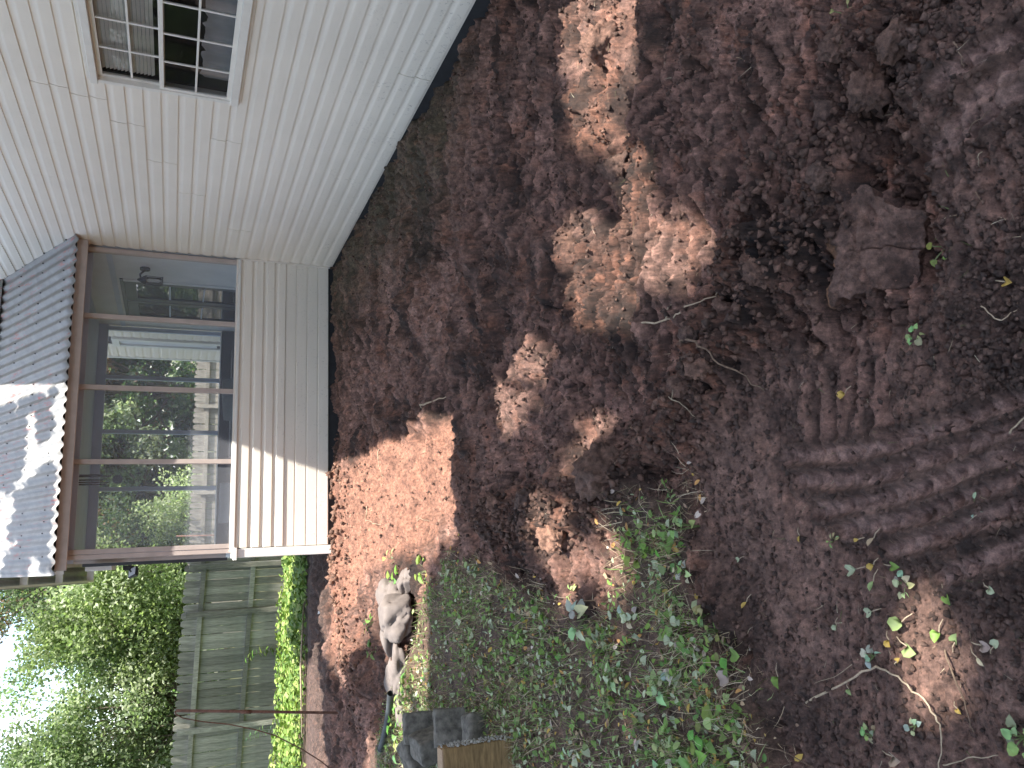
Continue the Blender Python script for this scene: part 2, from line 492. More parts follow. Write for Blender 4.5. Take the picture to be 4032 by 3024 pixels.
def ground(x, y, colour=False):
    x = np.asarray(x, float); y = np.asarray(y, float)
    weed, graded, mud, spoil, heap = masks(x, y)
    far = sstep(13, 30, np.hypot(x, y))
    near = 1 - sstep(9.5, 12, np.hypot(x, y))
    z = -0.015 - 0.42 * sstep(9.2, 15.5, y) * sstep(3.6, 2.6, x)
    z = z - 0.065 * np.exp(-((3.40 - x) / 0.30) ** 2) * sstep(9.0, 8.6, y)
    z = z - 0.10 * np.exp(-((y - 8.82) / 0.16) ** 2) * sstep(0.05, 0.3, x) * sstep(3.6, 3.3, x)
    und = fbm(x, y, 1.15, 3, 4)
    z = z + near * (0.030 * und + 0.045 * weed)
    lump = 0.65 + 0.55 * fbm(x, y, 4.5, 3, 1)
    z = z + spoil * 0.075 * lump + heap * 0.13 * (0.8 + 0.35 * fbm(x, y, 3.0, 3, 6))
    for px_, py_ in PITS:
        z = z - 0.05 * np.exp(-((x - px_) ** 2 + (y - py_) ** 2) / 0.10 ** 2)
    # scraped layers left by the bucket, running across the yard
    wob = x + 0.06 * fbm(x, y, 2.0, 2, 5)
    st = fbm(x * 1.1, y * 11 + 0.8 * wob, 1.0, 4, 3)
    q1 = fbm(x * 2.0, y * 5.2 + 0.5 * wob, 1.0, 5, 6, 0.58)
    q2 = fbm(x * 8.0, y * 16.0, 1.0, 4, 1, 0.6)
    sm = (1 - weed) * (1 - 0.70 * mud) * (1 - 0.35 * graded) * near
    plate, pid = terrace(q1, 7.0)
    plate2, pid2 = terrace(q2, 4.0)
    z = z + sm * (0.010 * st + 0.140 * plate + 0.062 * plate2)
    z = z + near * graded * 0.012 * fbm(x * 2.2, y * 24, 1.0, 3, 5)
    z = z + near * mud * (0.050 * terrace(fbm(x * 3.1, y * 3.1, 1.0, 5, 2, 0.55), 6.0)[0])
    smear = sstep(0.40, 0.56, 0.65 * vnoise(x * 1.5, y * 2.6, 5) + 0.35 * vnoise(x * 5.0, y * 8.0, 2)) * (1 - spoil) * (1 - weed)
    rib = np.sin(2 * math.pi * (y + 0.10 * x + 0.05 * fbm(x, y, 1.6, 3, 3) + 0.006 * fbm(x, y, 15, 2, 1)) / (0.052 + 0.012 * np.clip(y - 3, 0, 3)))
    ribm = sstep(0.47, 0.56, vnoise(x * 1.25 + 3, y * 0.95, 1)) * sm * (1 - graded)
    z = z + ribm * 0.016 * np.sign(rib) * np.abs(rib) ** 0.55 * (1 + 0.12 * np.clip(y - 2, 0, 6))
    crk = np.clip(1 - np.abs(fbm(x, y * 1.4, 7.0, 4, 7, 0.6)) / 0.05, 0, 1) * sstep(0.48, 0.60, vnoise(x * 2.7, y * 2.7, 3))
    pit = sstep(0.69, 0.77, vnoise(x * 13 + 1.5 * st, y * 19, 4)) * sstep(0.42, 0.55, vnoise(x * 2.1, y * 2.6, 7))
    z = z - (0.030 * pit * (1 - 0.8 * mud) + 0.026 * crk * (1 - 0.5 * mud)) * (1 - weed) * near
    # grouser prints and furrows
    ridg = np.zeros_like(x); tpat = np.zeros_like(x)
    for pl, hw, pitch, amp in TRACKS:
        d, s = seg_dist(x, y, pl)
        m = sstep(hw, hw * 0.7, d) * sstep(0.22, 0.42, vnoise(x * 6, y * 6, 2) + 0.22)
        w = np.sin(2 * math.pi * (s + 0.010 * fbm(x, y, 9, 2, 7)) / pitch)
        z = z + m * amp * np.sign(w) * np.abs(w) ** 0.6
        ridg = np.maximum(ridg, m); tpat = np.where(m > 0.3, w, tpat)
    fur = np.zeros_like(x); rdg = np.zeros_like(x)
    for pl in FURROWS:
        d, s = seg_dist(x, y, pl)
        d = d + 0.006 * fbm(x, y, 14, 3, 1)
        m = np.exp(-(d / 0.020) ** 4)
        m = m * (0.75 + 0.25 * vnoise(x * 5, y * 5, 4))
        z = z - 0.014 * m + 0.013 * np.exp(-((d - 0.034) / 0.010) ** 2) * (0.2 + 1.3 * vnoise(x * 34, y * 34, 3))
        rdg = np.maximum(rdg, np.exp(-((d - 0.037) / 0.015) ** 2))
        fur = np.maximum(fur, m)
    # crumbs
    wx = x + 0.026 * fbm(x, y, 17, 4, 3, 0.7); wy = y + 0.026 * fbm(x, y, 17, 4, 6, 0.7)
    chip = 0.55 + 0.9 * vnoise(x * 31, y * 31, 2)
    patchy = sstep(0.40, 0.60, vnoise(x * 3.3, y * 3.3, 1) * 0.6 + vnoise(x * 9, y * 9, 5) * 0.4)
    cr_amt = (0.10 + 0.80 * patchy) * (1 - 0.80 * smear) * (1 - 0.25 * mud) * (1 - 0.5 * weed) * (1 - 0.30 * graded)
    cr_amt = np.clip((cr_amt + 0.40 * spoil + 0.5 * heap) * (1 - 0.75 * ridg) - 0.75 * fur, 0.04, 1.2) * near
    torn = 1 - np.abs(fbm(x, y, 8.5, 5, 4, 0.62)) * 2.4
    z = z + near * (1 - weed) * (0.25 * sm * (1 - smear) + 0.9 * spoil) * 0.072 * np.clip(torn, -0.4, 1) * (1 - ridg)
    chip2 = 0.25 + 1.3 * vnoise(x * 47, y * 47, 5)
    c1, r1 = clods(wx, wy, 0.16, 1, 0.22)
    c2, r2 = clods(wx, wy, 0.065, 2, 0.55)
    c3, r3 = clods(wx, wy, 0.028, 3, 0.75)
    c4, r4 = clods(wx, wy, 0.0125, 5, 0.85)
    big = np.clip(patchy * 0.8 + spoil + 0.6 * heap - 0.8 * graded, 0, 1.2) * (1 - weed) * (1 - 0.65 * mud) * (1 - fur)
    rough = c1 * 0.26 * big * near * chip * chip2 * (1 - ridg) + c2 * 0.62 * chip * chip2 * np.clip(cr_amt * 0.9 - 0.1, 0, 1) + c3 * 0.95 * cr_amt * (0.6 + 0.4 * chip) + c4 * 0.9 * (0.35 + 0.65 * cr_amt) * near
    z = z + rough + near * 0.0055 * fbm(x, y, 60, 4, 2, 0.6)
    # ground beyond
    z = z + far * 0.05 * fbm(x, y, 0.3, 3, 1)
    if not colour:
        return z
    n1 = fbm(x, y, 1.7, 4, 5); n2 = fbm(x, y, 7.5, 4, 2)
    def C(*c): return np.array(c)[None, :]
    def mix(a, b, t): return a * (1 - t[:, None]) + b * t[:, None]
    base = mix(C(0.078, 0.045, 0.035), C(0.150, 0.085, 0.064), np.clip(0.5 + 0.9 * n1, 0, 1))
    base = mix(base, C(0.195, 0.118, 0.084), np.clip(1.3 * n2 - 0.15, 0, 0.7))
    base = mix(base, C(0.285, 0.182, 0.150), 0.80 * smear * sm)
    base = mix(base, C(0.245, 0.120, 0.078), 0.45 * sm * (pid < 0.22))
    base = base * (1 + 0.55 * (pid2 - 0.5))[:, None]
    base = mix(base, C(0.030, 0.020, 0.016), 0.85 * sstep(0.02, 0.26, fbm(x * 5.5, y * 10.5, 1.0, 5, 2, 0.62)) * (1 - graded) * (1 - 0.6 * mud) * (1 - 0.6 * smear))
    base = mix(base, C(0.028, 0.019, 0.016), 0.6 * np.clip(pit + crk, 0, 1))  # shade of the hollows painted into pits and cracks
    base = base * (1 - 0.48 * ribm * (rib < 0))[:, None]  # rib troughs darkened as painted shade
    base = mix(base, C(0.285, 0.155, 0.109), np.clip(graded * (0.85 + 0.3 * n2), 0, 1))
    base = mix(base, C(0.215, 0.115, 0.082), np.clip(heap * 0.8, 0, 0.8))
    base = mix(base, C(0.200, 0.135, 0.112), 0.85 * mud * np.clip(0.85 + 0.5 * n2, 0, 1))
    base = mix(base, C(0.060, 0.040, 0.033), 0.8 * mud * patchy * (1 - 0.7 * smear))
    base = mix(base, C(0.300, 0.215, 0.190), 0.97 * fur)
    base = mix(base, C(0.225, 0.140, 0.115), 0.75 * ridg * sstep(-0.1, 0.5, tpat))  # tread crests lightened as if they caught the light
    base = mix(base, C(0.055, 0.036, 0.030), 0.70 * ridg * sstep(0.1, -0.4, tpat))  # trough shade painted between the tread bars
    base = mix(base, C(0.055, 0.037, 0.030), 0.7 * rdg * (1 - fur))
    base = mix(base, C(0.120, 0.086, 0.064), 0.72 * weed)
    # mossy olive crust along the house, dark mulch round the porch corner
    olive = np.exp(-((3.1 - x) / 0.75) ** 2) * sstep(3.8, 5.0, y) * sstep(9.2, 8.4, y)
    base = mix(base, C(0.088, 0.083, 0.052), np.clip(0.75 * olive + 0.4 * olive * n2, 0, 0.85))
    mulch = sstep(8.7, 9.3, y) * sstep(14.5, 12.5, y)
    base = mix(base, C(0.080, 0.058, 0.050), 0.85 * mulch * (1 - heap))
    lawn = sstep(12.5, 14.5, y) * (1 - near * 0)
    lawn = np.maximum(lawn, sstep(10, 13, np.hypot(x, y)) * (1 - mulch))
    base = mix(base, C(0.080, 0.100, 0.035), 0.85 * lawn)
    # lumps of subsoil differ from each other
    k = (1 + 0.30 * (r2 - 0.5) + 0.45 * (r3 - 0.5) * (c3 > 0.002) + 0.3 * (r4 - 0.5))
    base = base * k[:, None]
    red = np.clip((r2 - 0.72) * 3, 0, 1) * (c2 > 0.003) * (1 - mud) * (1 - weed)
    base = mix(base, C(0.26, 0.125, 0.080), 0.5 * red)
    base = base * np.array([1.05, 0.945, 0.895])[None]
    return z, np.clip(base, 0.01, 0.9)

def build_ground():
    rs = [0.0, 0.25, 0.5, 0.7]
    r = 0.8
    while r < 240:
        rs.append(r)
        if r < 4.4: dr = max(0.0026, (r * r + 2.56) / (1.6 * 785) * 1.0)
        elif r < 10: dr = 0.0175
        elif r < 17: dr = 0.05
        else: dr = r * 0.06
        r += dr
    rs = np.array(rs)
    th = np.concatenate([np.linspace(-30, 54, 720), np.linspace(54, 330, 90)[1:-1]])
    th = np.radians(th)
    nr, nth = len(rs), len(th)
    Rg, Tg = np.meshgrid(rs, th, indexing='ij')
    X = (Rg * np.sin(Tg)).ravel(); Y = (Rg * np.cos(Tg)).ravel()
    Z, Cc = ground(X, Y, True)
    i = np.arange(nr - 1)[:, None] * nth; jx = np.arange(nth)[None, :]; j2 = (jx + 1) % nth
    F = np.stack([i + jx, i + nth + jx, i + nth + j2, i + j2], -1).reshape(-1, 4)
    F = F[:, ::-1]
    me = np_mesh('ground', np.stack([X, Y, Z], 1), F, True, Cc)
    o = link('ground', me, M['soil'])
    tag(o, 'churned red brown clay soil with crumbs, furrows and tracks', kind='structure')
    return o
build_ground()

def gz(x, y):
    return float(ground(np.array([x]), np.array([y]))[0])
def gsmooth(x, y):
    """local mean height, for things that rest on the crumbs"""
    a = np.linspace(0, 2 * math.pi, 9)[:-1]
    return float(np.mean(ground(x + 0.03 * np.cos(a), y + 0.03 * np.sin(a))))

# ------------------------------------------------------------------ the house
XW = 3.374
P2 = 0.2407                       # one double siding panel
house = thing('house', 'cream vinyl sided house wall with white window, beside bare soil', 'house', (XW, 8.0, 0))
house['kind'] = 'thing'
wall = box('wall', M['dark_gap'], house, 0.002, 0.22, -5.9, 5.93, -0.10, 5.92, 0)

def lap_profile(p=P2 / 2):
    """dutch lap course: (outward, up), from butt to top"""
    return [(0.0, 0.0), (0.0145, 0.0), (0.0145, 0.02 * p), (0.0140, 0.30 * p), (0.0132, 0.55 * p), (0.0120, 0.62 * p), (0.0095, 0.69 * p), (0.0075, 0.76 * p), (0.0060, 0.84 * p), (0.0053, 0.92 * p), (0.0050, p)]
def clip_profile(prof, z0, z1):
    out = []
    for (a, u), (b, v) in zip(prof[:-1], prof[1:]):
        lo, hi = max(u, z0), min(v, z1)
        if u == v:
            if z0 <= u <= z1: out += [(a, u), (b, v)]
            continue
        if lo > hi: continue
        f = lambda q: (a + (b - a) * (q - u) / (v - u), q)
        out += [f(lo), f(hi)]
    res = []
    for q in out:
        if not res or abs(q[0] - res[-1][0]) + abs(q[1] - res[-1][1]) > 1e-6: res.append(q)
    return res
def siding_panel(parent, y0, y1, k, z0=-1, z1=99, off=0.0):
    """one double-course panel on the wall plane x = XW, facing -x"""
    b = MB()
    for c in range(2):
        base = k * P2 + c * P2 / 2
        pr = clip_profile([(o, base + u) for o, u in lap_profile()], z0, z1)
        if len(pr) < 2: continue
        if pr[0][0] > 0.001: pr = [(0.0, pr[0][1])] + pr
        n = len(pr)
        v = [(-(o + off), y0, z) for o, z in pr] + [(-(o + off), y1, z) for o, z in pr]
        b.add(v, [(i, i + 1, n + i + 1, n + i) for i in range(n - 1)])
        b.add([(-(o + off), y0, z) for o, z in pr] + [(0.0, y0, pr[-1][1])], [tuple(range(n + 1))])
        b.add([(-(o + off), y1, z) for o, z in pr] + [(0.0, y1, pr[-1][1])], [tuple(range(n + 1))[::-1]])
    if not b.v: return
    b.v = [(x, y - 8.0, z) for x, y, z in b.v]
    return b.build('siding_panel', M['vinyl'], parent)
WY0, WY1, WZ0, WZ1 = 4.25, 5.640, 1.278, 2.238
SEAM = {0: [4.92], 1: [7.11, 3.4], 2: [7.43, 3.8], 3: [7.77, 4.1], 4: [8.105], 5: [6.265], 6: [7.366], 7: [6.795],
        8: [6.22], 9: [5.91, 7.69], 10: [5.83], 11: [7.35, 3.7], 12: [6.0], 13: [7.2, 9.3], 14: [8.5]}
for k in range(25):
    full = k >= 11
    runs = [(2.12, 13.92)] if full else [(2.12, 8.925), (12.06, 12.68), (13.14, 13.92)]
    if k in (5, 6, 7, 8, 9):
        runs = [(2.12, WY0), (WY1, 8.925), (12.06, 12.68), (13.14, 13.92)]
        if k == 5: siding_panel(wall, WY0, WY1, k, z1=WZ0)
        if k == 9: siding_panel(wall, WY0, WY1, k, z0=WZ1)
    cuts = SEAM.get(k, [random.uniform(3, 13)])
    for a, b in runs:
        ps = [a] + sorted(c for c in cuts if a + 0.05 < c < b - 0.05) + [b]
        for q, (s, t) in enumerate(zip(ps[:-1], ps[1:])):
            siding_panel(wall, s, t - (0.0045 if q < len(ps) - 2 else 0), k, off=0.0015 * (q % 2))
# lowest starter strip and a near-black board painting in the shade beneath
box('starter_strip', M['trim'], house, -0.006, 0.002, -5.88, 0.925, -0.022, -0.002, 0)
box('wall_base_shade', M['dark_gap'], house, 0.004, 0.03, -5.88, 5.9, -0.35, -0.03, 0)
# eave of the second storey, out of sight above: it shades the wall and the yard
EAVE_X, EAVE_Z = 3.374 - 0.40, 5.757
sf = MB().box(EAVE_X - XW, 0.0, -6.13, 6.2, EAVE_Z, EAVE_Z + 0.16); sf.build('eave_soffit', M['white'], house)
rf = MB(); rf.prism([(EAVE_X - XW - 0.05, EAVE_Z + 0.165), (4.2, 7.9), (4.2, 8.0), (EAVE_X - XW - 0.05, EAVE_Z + 0.25)], 'y', -6.13, 6.2)
rf.build('roof', M['dark_gap'], house)
far_walls = MB().box(0.22, 8.0, -5.9, -5.7, -0.1, 5.9); far_walls.build('side_wall', M['white'], house)
far_walls = MB().box(0.22, 8.0, 5.7, 5.93, -0.1, 5.9); far_walls.build('side_wall', M['white'], house)
MB().box(-0.022, 0.06, 5.925, 6.0, -0.05, 5.75).build('corner_trim', M['white'], house)

# window -------------------------------------------------------------
win = thing('window', None, None); win.parent = house; win.location = (0, -8.0, 0)
tag(win, 'white double hung window with muntin grid and half raised blind')
FX = -0.045
def wbox(name, mat, y0, y1, z0, z1, x0=-0.03, x1=0.02, par=None, bev=0.003):
    return box(name, mat, par or win, x0, x1, y0, y1, z0, z1, bev)
t = 0.036
# outer casing (J channel) and frame
wbox('frame_jamb', M['win_white'], WY1 - t, WY1, WZ0, WZ1, FX, 0.03)
wbox('frame_jamb', M['win_white'], WY0, WY0 + t, WZ0, WZ1, FX, 0.03)
wbox('frame_head', M['win_white'], WY0, WY1, WZ1 - t, WZ1 + 0.012, FX - 0.012, 0.03)
wbox('frame_sill', M['win_white'], WY0, WY1, WZ0 - 0.005, WZ0 + 0.050, FX - 0.010, 0.03)
wbox('casing_channel', M['trim'], WY1 + 0.0, WY1 + 0.022, WZ0 - 0.02, WZ1 + 0.03, -0.026, 0.001)
wbox('casing_channel', M['trim'], WY0 - 0.022, WY0, WZ0 - 0.02, WZ1 + 0.03, -0.026, 0.001)
wbox('casing_channel', M['trim'], WY0, WY1, WZ1 + 0.012, WZ1 + 0.036, -0.030, 0.001)
wbox('casing_channel', M['trim'], WY0, WY1, WZ0 - 0.026, WZ0 - 0.005, -0.028, 0.001)
zmid = 1.790
def sash(z0, z1, x, nm):
    a, b = WY0 + t, WY1 - t
    s = 0.030
    m = MB()
    m.box(x, x + 0.022, a, b, z0, z0 + s); m.box(x, x + 0.022, a, b, z1 - s, z1)
    m.box(x, x + 0.022, a, a + s, z0 + s, z1 - s); m.box(x, x + 0.022, b - s, b, z0 + s, z1 - s)
    m.build(nm, M['win_white'], win, bevel=0.002)
    a += s; b -= s; z0 += s; z1 -= s
    ncol = 4
    ys = [a + (b - a) * i / ncol for i in range(ncol + 1)]
    zm = (z0 + z1) / 2
    for y in ys[1:-1]:
        MB().box(x + 0.004, x + 0.016, y - 0.0075, y + 0.0075, z0, z1).build('muntin', M['win_white'], win, bevel=0.002)
    MB().box(x + 0.0045, x + 0.0155, a, b, zm - 0.0075, zm + 0.0075).build('muntin', M['win_white'], win, bevel=0.002)
    for i in range(ncol):
        for (u, v) in ((z0, zm), (zm, z1)):
            MB().add([(x + 0.011, ys[i], u), (x + 0.011, ys[i + 1], u), (x + 0.011, ys[i + 1], v), (x + 0.011, ys[i], v)], [(0, 3, 2, 1)]).build('pane', M['glass'], win)
sash(zmid - 0.018, WZ1 - t, -0.012, 'upper_sash')
sash(WZ0 + 0.05, zmid + 0.018, -0.037, 'lower_sash')
for i in range(15):
    z = WZ1 - t - 0.015 - i * 0.024
    mm = Matrix.Translation((0.028, 0, z)) @ Matrix.Rotation(R(58), 4, 'Y')
    MB().box(-0.012, 0.012, WY0 + 0.09, WY1 - 0.09, -0.0009, 0.0009, mm).build('blind_slat', M['blind'], win)
cb = MB()  # pale grey wavy-topped sheet behind the lower sash
nn = 40
ya, yb = WY0 + 0.07, WY1 - 0.07
vs = []
for i in range(nn + 1):
    y = ya + (yb - ya) * i / nn
    top = 1.52 + 0.022 * abs(math.sin(i * 0.55)) + 0.01 * math.sin(i * 1.7)
    vs += [(0.09 + 0.012 * math.sin(i * 1.3), y, 1.28), (0.09 + 0.012 * math.sin(i * 1.3), y, top)]
cb.add(vs, [(2 * i, 2 * i + 1, 2 * i + 3, 2 * i + 2) for i in range(nn)]).build('sash_panel', M['sash_panel'], win, True)
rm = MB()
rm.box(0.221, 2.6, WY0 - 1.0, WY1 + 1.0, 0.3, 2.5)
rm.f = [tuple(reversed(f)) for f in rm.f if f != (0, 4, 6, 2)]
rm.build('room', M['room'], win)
# opening through the backing wall: cut with four blocks instead of one
wb = MB()
for (a, b, c, d) in ((-5.9, WY0 - 8 + 0.02, -0.10, 5.92), (WY1 - 8 - 0.02, 5.93, -0.10, 5.92), (WY0 - 8 + 0.02, WY1 - 8 - 0.02, -0.10, WZ0 + 0.02), (WY0 - 8 + 0.02, WY1 - 8 - 0.02, WZ1 - 0.02, 5.92)):
    wb.box(0.002, 0.22, a, b, c, d)
wall.data = wb.mesh('wall'); wall.data.materials.append(M['dark_gap'])

# the part of the wall under the porch roof: boards, door pair, trim
bb = MB()
nb = 62
for i in range(nb):
    y0 = 8.945 + (12.0 - 8.945) * i / nb; y1 = 8.945 + (12.0 - 8.945) * (i + 1) / nb
    if 9.96 < (y0 + y1) / 2 < 11.58:
        z0 = 2.30
    else: z0 = 0.0
    bb.box(-0.020, 0.002, y0 + 0.002 - 8, y1 - 0.002 - 8, z0, 2.66)
bb.build('beadboard', M['bead'], house)
box('trim_strip', M['shade_paint'], house, -0.030, -0.020, 0.95, 4.0, 2.33, 2.39)
dr = thing('door', None, None); dr.parent = house; dr.location = (0, 0, 0)
tag(dr, 'dark framed double glass door under the porch roof')
box('door_casing', M['bead'], dr, -0.034, 0.0, 1.93, 1.995, 0.05, 2.29)
box('door_casing', M['bead'], dr, -0.034, 0.0, 3.555, 3.62, 0.05, 2.29)
box('door_casing', M['dark_frame'], dr, -0.036, 0.0, 1.93, 3.62, 2.26, 2.30)
for (a, b) in ((2.0, 2.765), (2.79, 3.55)):
    f = MB()
    f.box(-0.024, 0.0, a, a + 0.11, 0.05, 2.255); f.box(-0.024, 0.0, b - 0.11, b, 0.05, 2.255)
    f.box(-0.024, 0.0, a + 0.11, b - 0.11, 2.13, 2.255); f.box(-0.024, 0.0, a + 0.11, b - 0.11, 0.05, 0.30)
    lf = f.build('door_leaf', M['dark_frame'], dr, bevel=0.002)
    MB().add([(-0.010, a + .11, .30), (-0.010, b - .11, .30), (-0.010, b - .11, 2.13), (-0.010, a + .11, 2.13)], [(0, 3, 2, 1)]).build('pane', M['door_glass'], lf)
    for z in (0.85, 1.35, 1.75):
        MB().box(-0.016, -0.006, a + .11, b - .11, z - 0.008, z + 0.008).build('muntin', M['shade_paint'], lf)
# second door further along the same wall
dr2 = thing('door', None, None); dr2.parent = house
tag(dr2, 'pale door with casing beyond the porch')
box('door_casing', M['white'], dr2, -0.05, 0.0, 4.68, 4.78, 0.0, 2.46)
box('door_casing', M['white'], dr2, -0.05, 0.0, 5.04, 5.14, 0.0, 2.46)
box('door_casing', M['white'], dr2, -0.05, 0.0, 4.68, 5.14, 2.46, 2.56)
box('door_leaf', M['bead'], dr2, -0.02, 0.0, 4.78, 5.04, 0.0, 2.46)
for z in (0.95, 1.05):
    MB().tube([(-0.02, 4.84, z), (-0.07, 4.84, z)], 0.022, 10).build('door_knob', M['black'], dr2)

# porch lamp on that wall ------------------------------------------------
lampo = thing('wall_lantern', 'black lantern on grey board wall inside the screened porch', 'lantern', (XW - 0.02, 9.50, 1.96))
MB().tube([(0, 0, 0.05), (-0.025, 0, 0.05)], 0.055, 14).build('back_plate', M['black'], lampo)
MB().tube([(-0.02, 0, 0.05), (-0.08, 0, 0.10), (-0.13, 0, 0.09), (-0.145, 0, 0.05)], [0.014, 0.012, 0.012, 0.016], 8).build('arm', M['black'], lampo, True)
MB().tube([(-0.145, 0, 0.13), (-0.145, 0, 0.11), (-0.145, 0, 0.045), (-0.145, 0, 0.03)], [0.006, 0.018, 0.055, 0.06], 10).build('cap', M['black'], lampo)
cg = MB()
for a in range(4):
    q = a * math.pi / 2 + 0.785
    cg.tube([(-0.145 + 0.055 * math.cos(q), 0.055 * math.sin(q), 0.03), (-0.145 + 0.05 * math.cos(q), 0.05 * math.sin(q), -0.13)], 0.005, 5)
cg.tube([(-0.145, 0, -0.13), (-0.145, 0, -0.145)], 0.055, 4)
cg.build('cage', M['black'], lampo)
MB().tube([(-0.145, 0, 0.03), (-0.145, 0, -0.125)], 0.040, 12).build('lamp_glass', M['lamp_glass'], lampo, True)

# ------------------------------------------------------------------ screened porch
YP = 8.936; YB = 12.0
porch = thing('screened_porch', 'screened porch with corrugated metal roof and cream half wall', 'porch', (0, 0, 0))
porch['kind'] = 'thing'
hw = box('half_wall', M['dark_gap'], porch, 0.13, 3.362, YP + 0.006, YP + 0.11, 0.03, 1.02, 0)
def course(z0, h, deep, parent, x0, x1):
    if deep: pr = [(0.004, 0), (0.024, 0), (0.0235, .38 * h), (0.0225, .58 * h), (0.014, .65 * h), (0.006, .74 * h), (0.003, h)]
    else: pr = [(0.004, 0), (0.010, 0), (0.012, .06 * h), (0.0125, .90 * h), (0.010, .935 * h), (0.003, .94 * h), (0.003, h)]
    n = len(pr)
    b = MB()
    v = [(x0, YP + 0.006 - o, z0 + u) for o, u in pr] + [(x1, YP + 0.006 - o, z0 + u) for o, u in pr]
    b.add(v, [(i, n + i, n + i + 1, i + 1) for i in range(n - 1)])
    return b.build('siding_course', M['vinyl'], parent)
ch = (1.000 - 0.022) / 8
for i in range(8):
    course(0.022 + i * ch, ch, i >= 4, hw, 0.135, 3.345)
box('porch_base_shade', M['dark_gap'], hw, 0.14, 3.35, YP + 0.02, YP + 0.07, -0.25, 0.03, 0)  # near-black strip stands in for the shadow gap under the siding
box('corner_channel', M['trim'], hw, 3.345, 3.364, YP - 0.030, YP + 0.01, 0.018, 1.005, 0.002)
box('sill_cap', M['white'], hw, 0.03, 3.352, YP - 0.030, YP + 0.10, 1.000, 1.032, 0.004)
box('sill_bead', M['trim'], hw, 0.10, 3.352, YP - 0.018, YP + 0.05, 1.032, 1.050, 0.003)
cp = MB().box(0.033, 0.128, YP - 0.024, YP + 0.09, -0.07, 0.985)
cp.build('corner_post', M['white'], hw, bevel=0.006)
pc = MB(); mm = Matrix.Translation((0.075, YP + 0.02, 1.008))
pc.add([mm @ Vector(q) for q in [(-.065, -.065, 0), (.065, -.065, 0), (.065, .065, 0), (-.065, .065, 0), (0, 0, .03), (-.065, -.065, -.03), (.065, -.065, -.03), (.065, .065, -.03), (-.065, .065, -.03)]],
       [(0, 1, 4), (1, 2, 4), (2, 3, 4), (3, 0, 4), (5, 6, 1, 0), (6, 7, 2, 1), (7, 8, 3, 2), (8, 5, 0, 3)])
pc.build('post_cap', M['white'], hw)
# uprights and screens of the front
UP = [3.318, 2.584, 1.822, 1.052]
for i, x in enumerate(UP):
    w = 0.024
    box('upright', M['trim_tan'], porch, x - w, x + w, YP - 0.012, YP + 0.05, 1.050, 2.60, 0.004)
for (a, b, d) in ((0.085, 0.131, -0.004), (0.134, 0.183, -0.010)):
    box('upright', M['trim_tan'], porch, a, b, YP + d, YP + 0.06, 1.034, 2.60, 0.004)
edges = [3.294, 2.608, 2.560, 1.846, 1.798, 1.076, 1.028, 0.184]
for i in range(4):
    a, b = edges[2 * i + 1], edges[2 * i]
    MB().add([(a, YP + 0.02, 1.05), (b, YP + 0.02, 1.05), (b, YP + 0.02, 2.60), (a, YP + 0.02, 2.60)], [(0, 1, 2, 3)]).build('screen_panel', M['screen'], porch)
box('fascia_board', M['trim_tan'], porch, -0.012, 3.355, 8.765, 8.800, 2.527, 2.628, 0.004)
box('soffit', M['trim_tan'], porch, 0.02, 3.355, 8.801, 8.93, 2.585, 2.600, 0)
box('header_beam', M['shade_paint'], porch, 0.05, 3.36, YP + 0.062, YP + 0.14, 2.50, 2.66, 0)
box('ceiling', M['shade_paint'], porch, 0.05, 3.36, YP - 0.0, YB + 0.05, 2.662, 2.68, 0)
box('floor', M['porch_floor'], porch, 0.05, 3.36, YP + 0.12, YB, 0.05, 0.09, 0)
# rear side
box('rear_half_wall', M['dark_frame'], porch, 0.05, 3.36, YB - 0.02, YB + 0.06, 0.0, 1.045, 0)  # near-black colour paints in the shade of the porch interior
box('rear_beam', M['shade_paint'], porch, 0.05, 3.36, YB - 0.02, YB + 0.06, 2.545, 2.661, 0)
box('rear_sill', M['white'], porch, 0.05, 3.36, YB - 0.02, YB + 0.07, 1.046, 1.060, 0.002)
rx = [3.30, 2.595, 1.825, 1.035, 0.20]
for x in rx:
    box('rear_upright', M['shade_paint'], porch, x - 0.028, x + 0.028, YB - 0.03, YB + 0.03, 1.06, 2.545, 0.003)
for a, b in zip(rx[:-1], rx[1:]):
    MB().add([(b + .03, YB + .04, 1.06), (a - .03, YB + .04, 1.06), (a - .03, YB + .04, 2.545), (b + .03, YB + .04, 2.545)], [(0, 1, 2, 3)]).build('screen_panel', M['screen'], porch)
# open end wall away from the house
ew = box('end_half_wall', M['white'], porch, 0.045, 0.10, YP + 0.10, YB + 0.06, 0.02, 1.03, 0.003)
for y in (9.9, 10.9, YB):
    box('end_upright', M['trim_tan'], porch, 0.05, 0.10, y - 0.03, y + 0.03, 1.03, 2.62, 0.003)
for y0, y1 in ((9.05, 9.87), (9.93, 10.87), (10.93, 11.97)):
    MB().add([(0.075, y0, 1.03), (0.075, y1, 1.03), (0.075, y1, 2.62), (0.075, y0, 2.62)], [(0, 1, 2, 3)]).build('screen_panel', M['screen'], porch)
box('end_beam', M['trim_tan'], porch, 0.02, 0.10, 8.81, 12.2, 2.602, 2.655, 0)
box('door_stile', M['dark_frame'], porch, 0.012, 0.044, YP + 0.115, YP + 0.17, 1.06, 2.42, 0.002)
box('end_shelf', M['white'], porch, -0.03, 0.04, YP + 0.2, YP + 0.9, 2.16, 2.40, 0.003)
# gable triangle at the end
gb = MB(); gb.prism([(8.86, 2.657), (12.10, 2.657), (10.47, 3.50)], 'x', 0.05, 0.075)
gb.build('gable_panel', M['white'], porch)
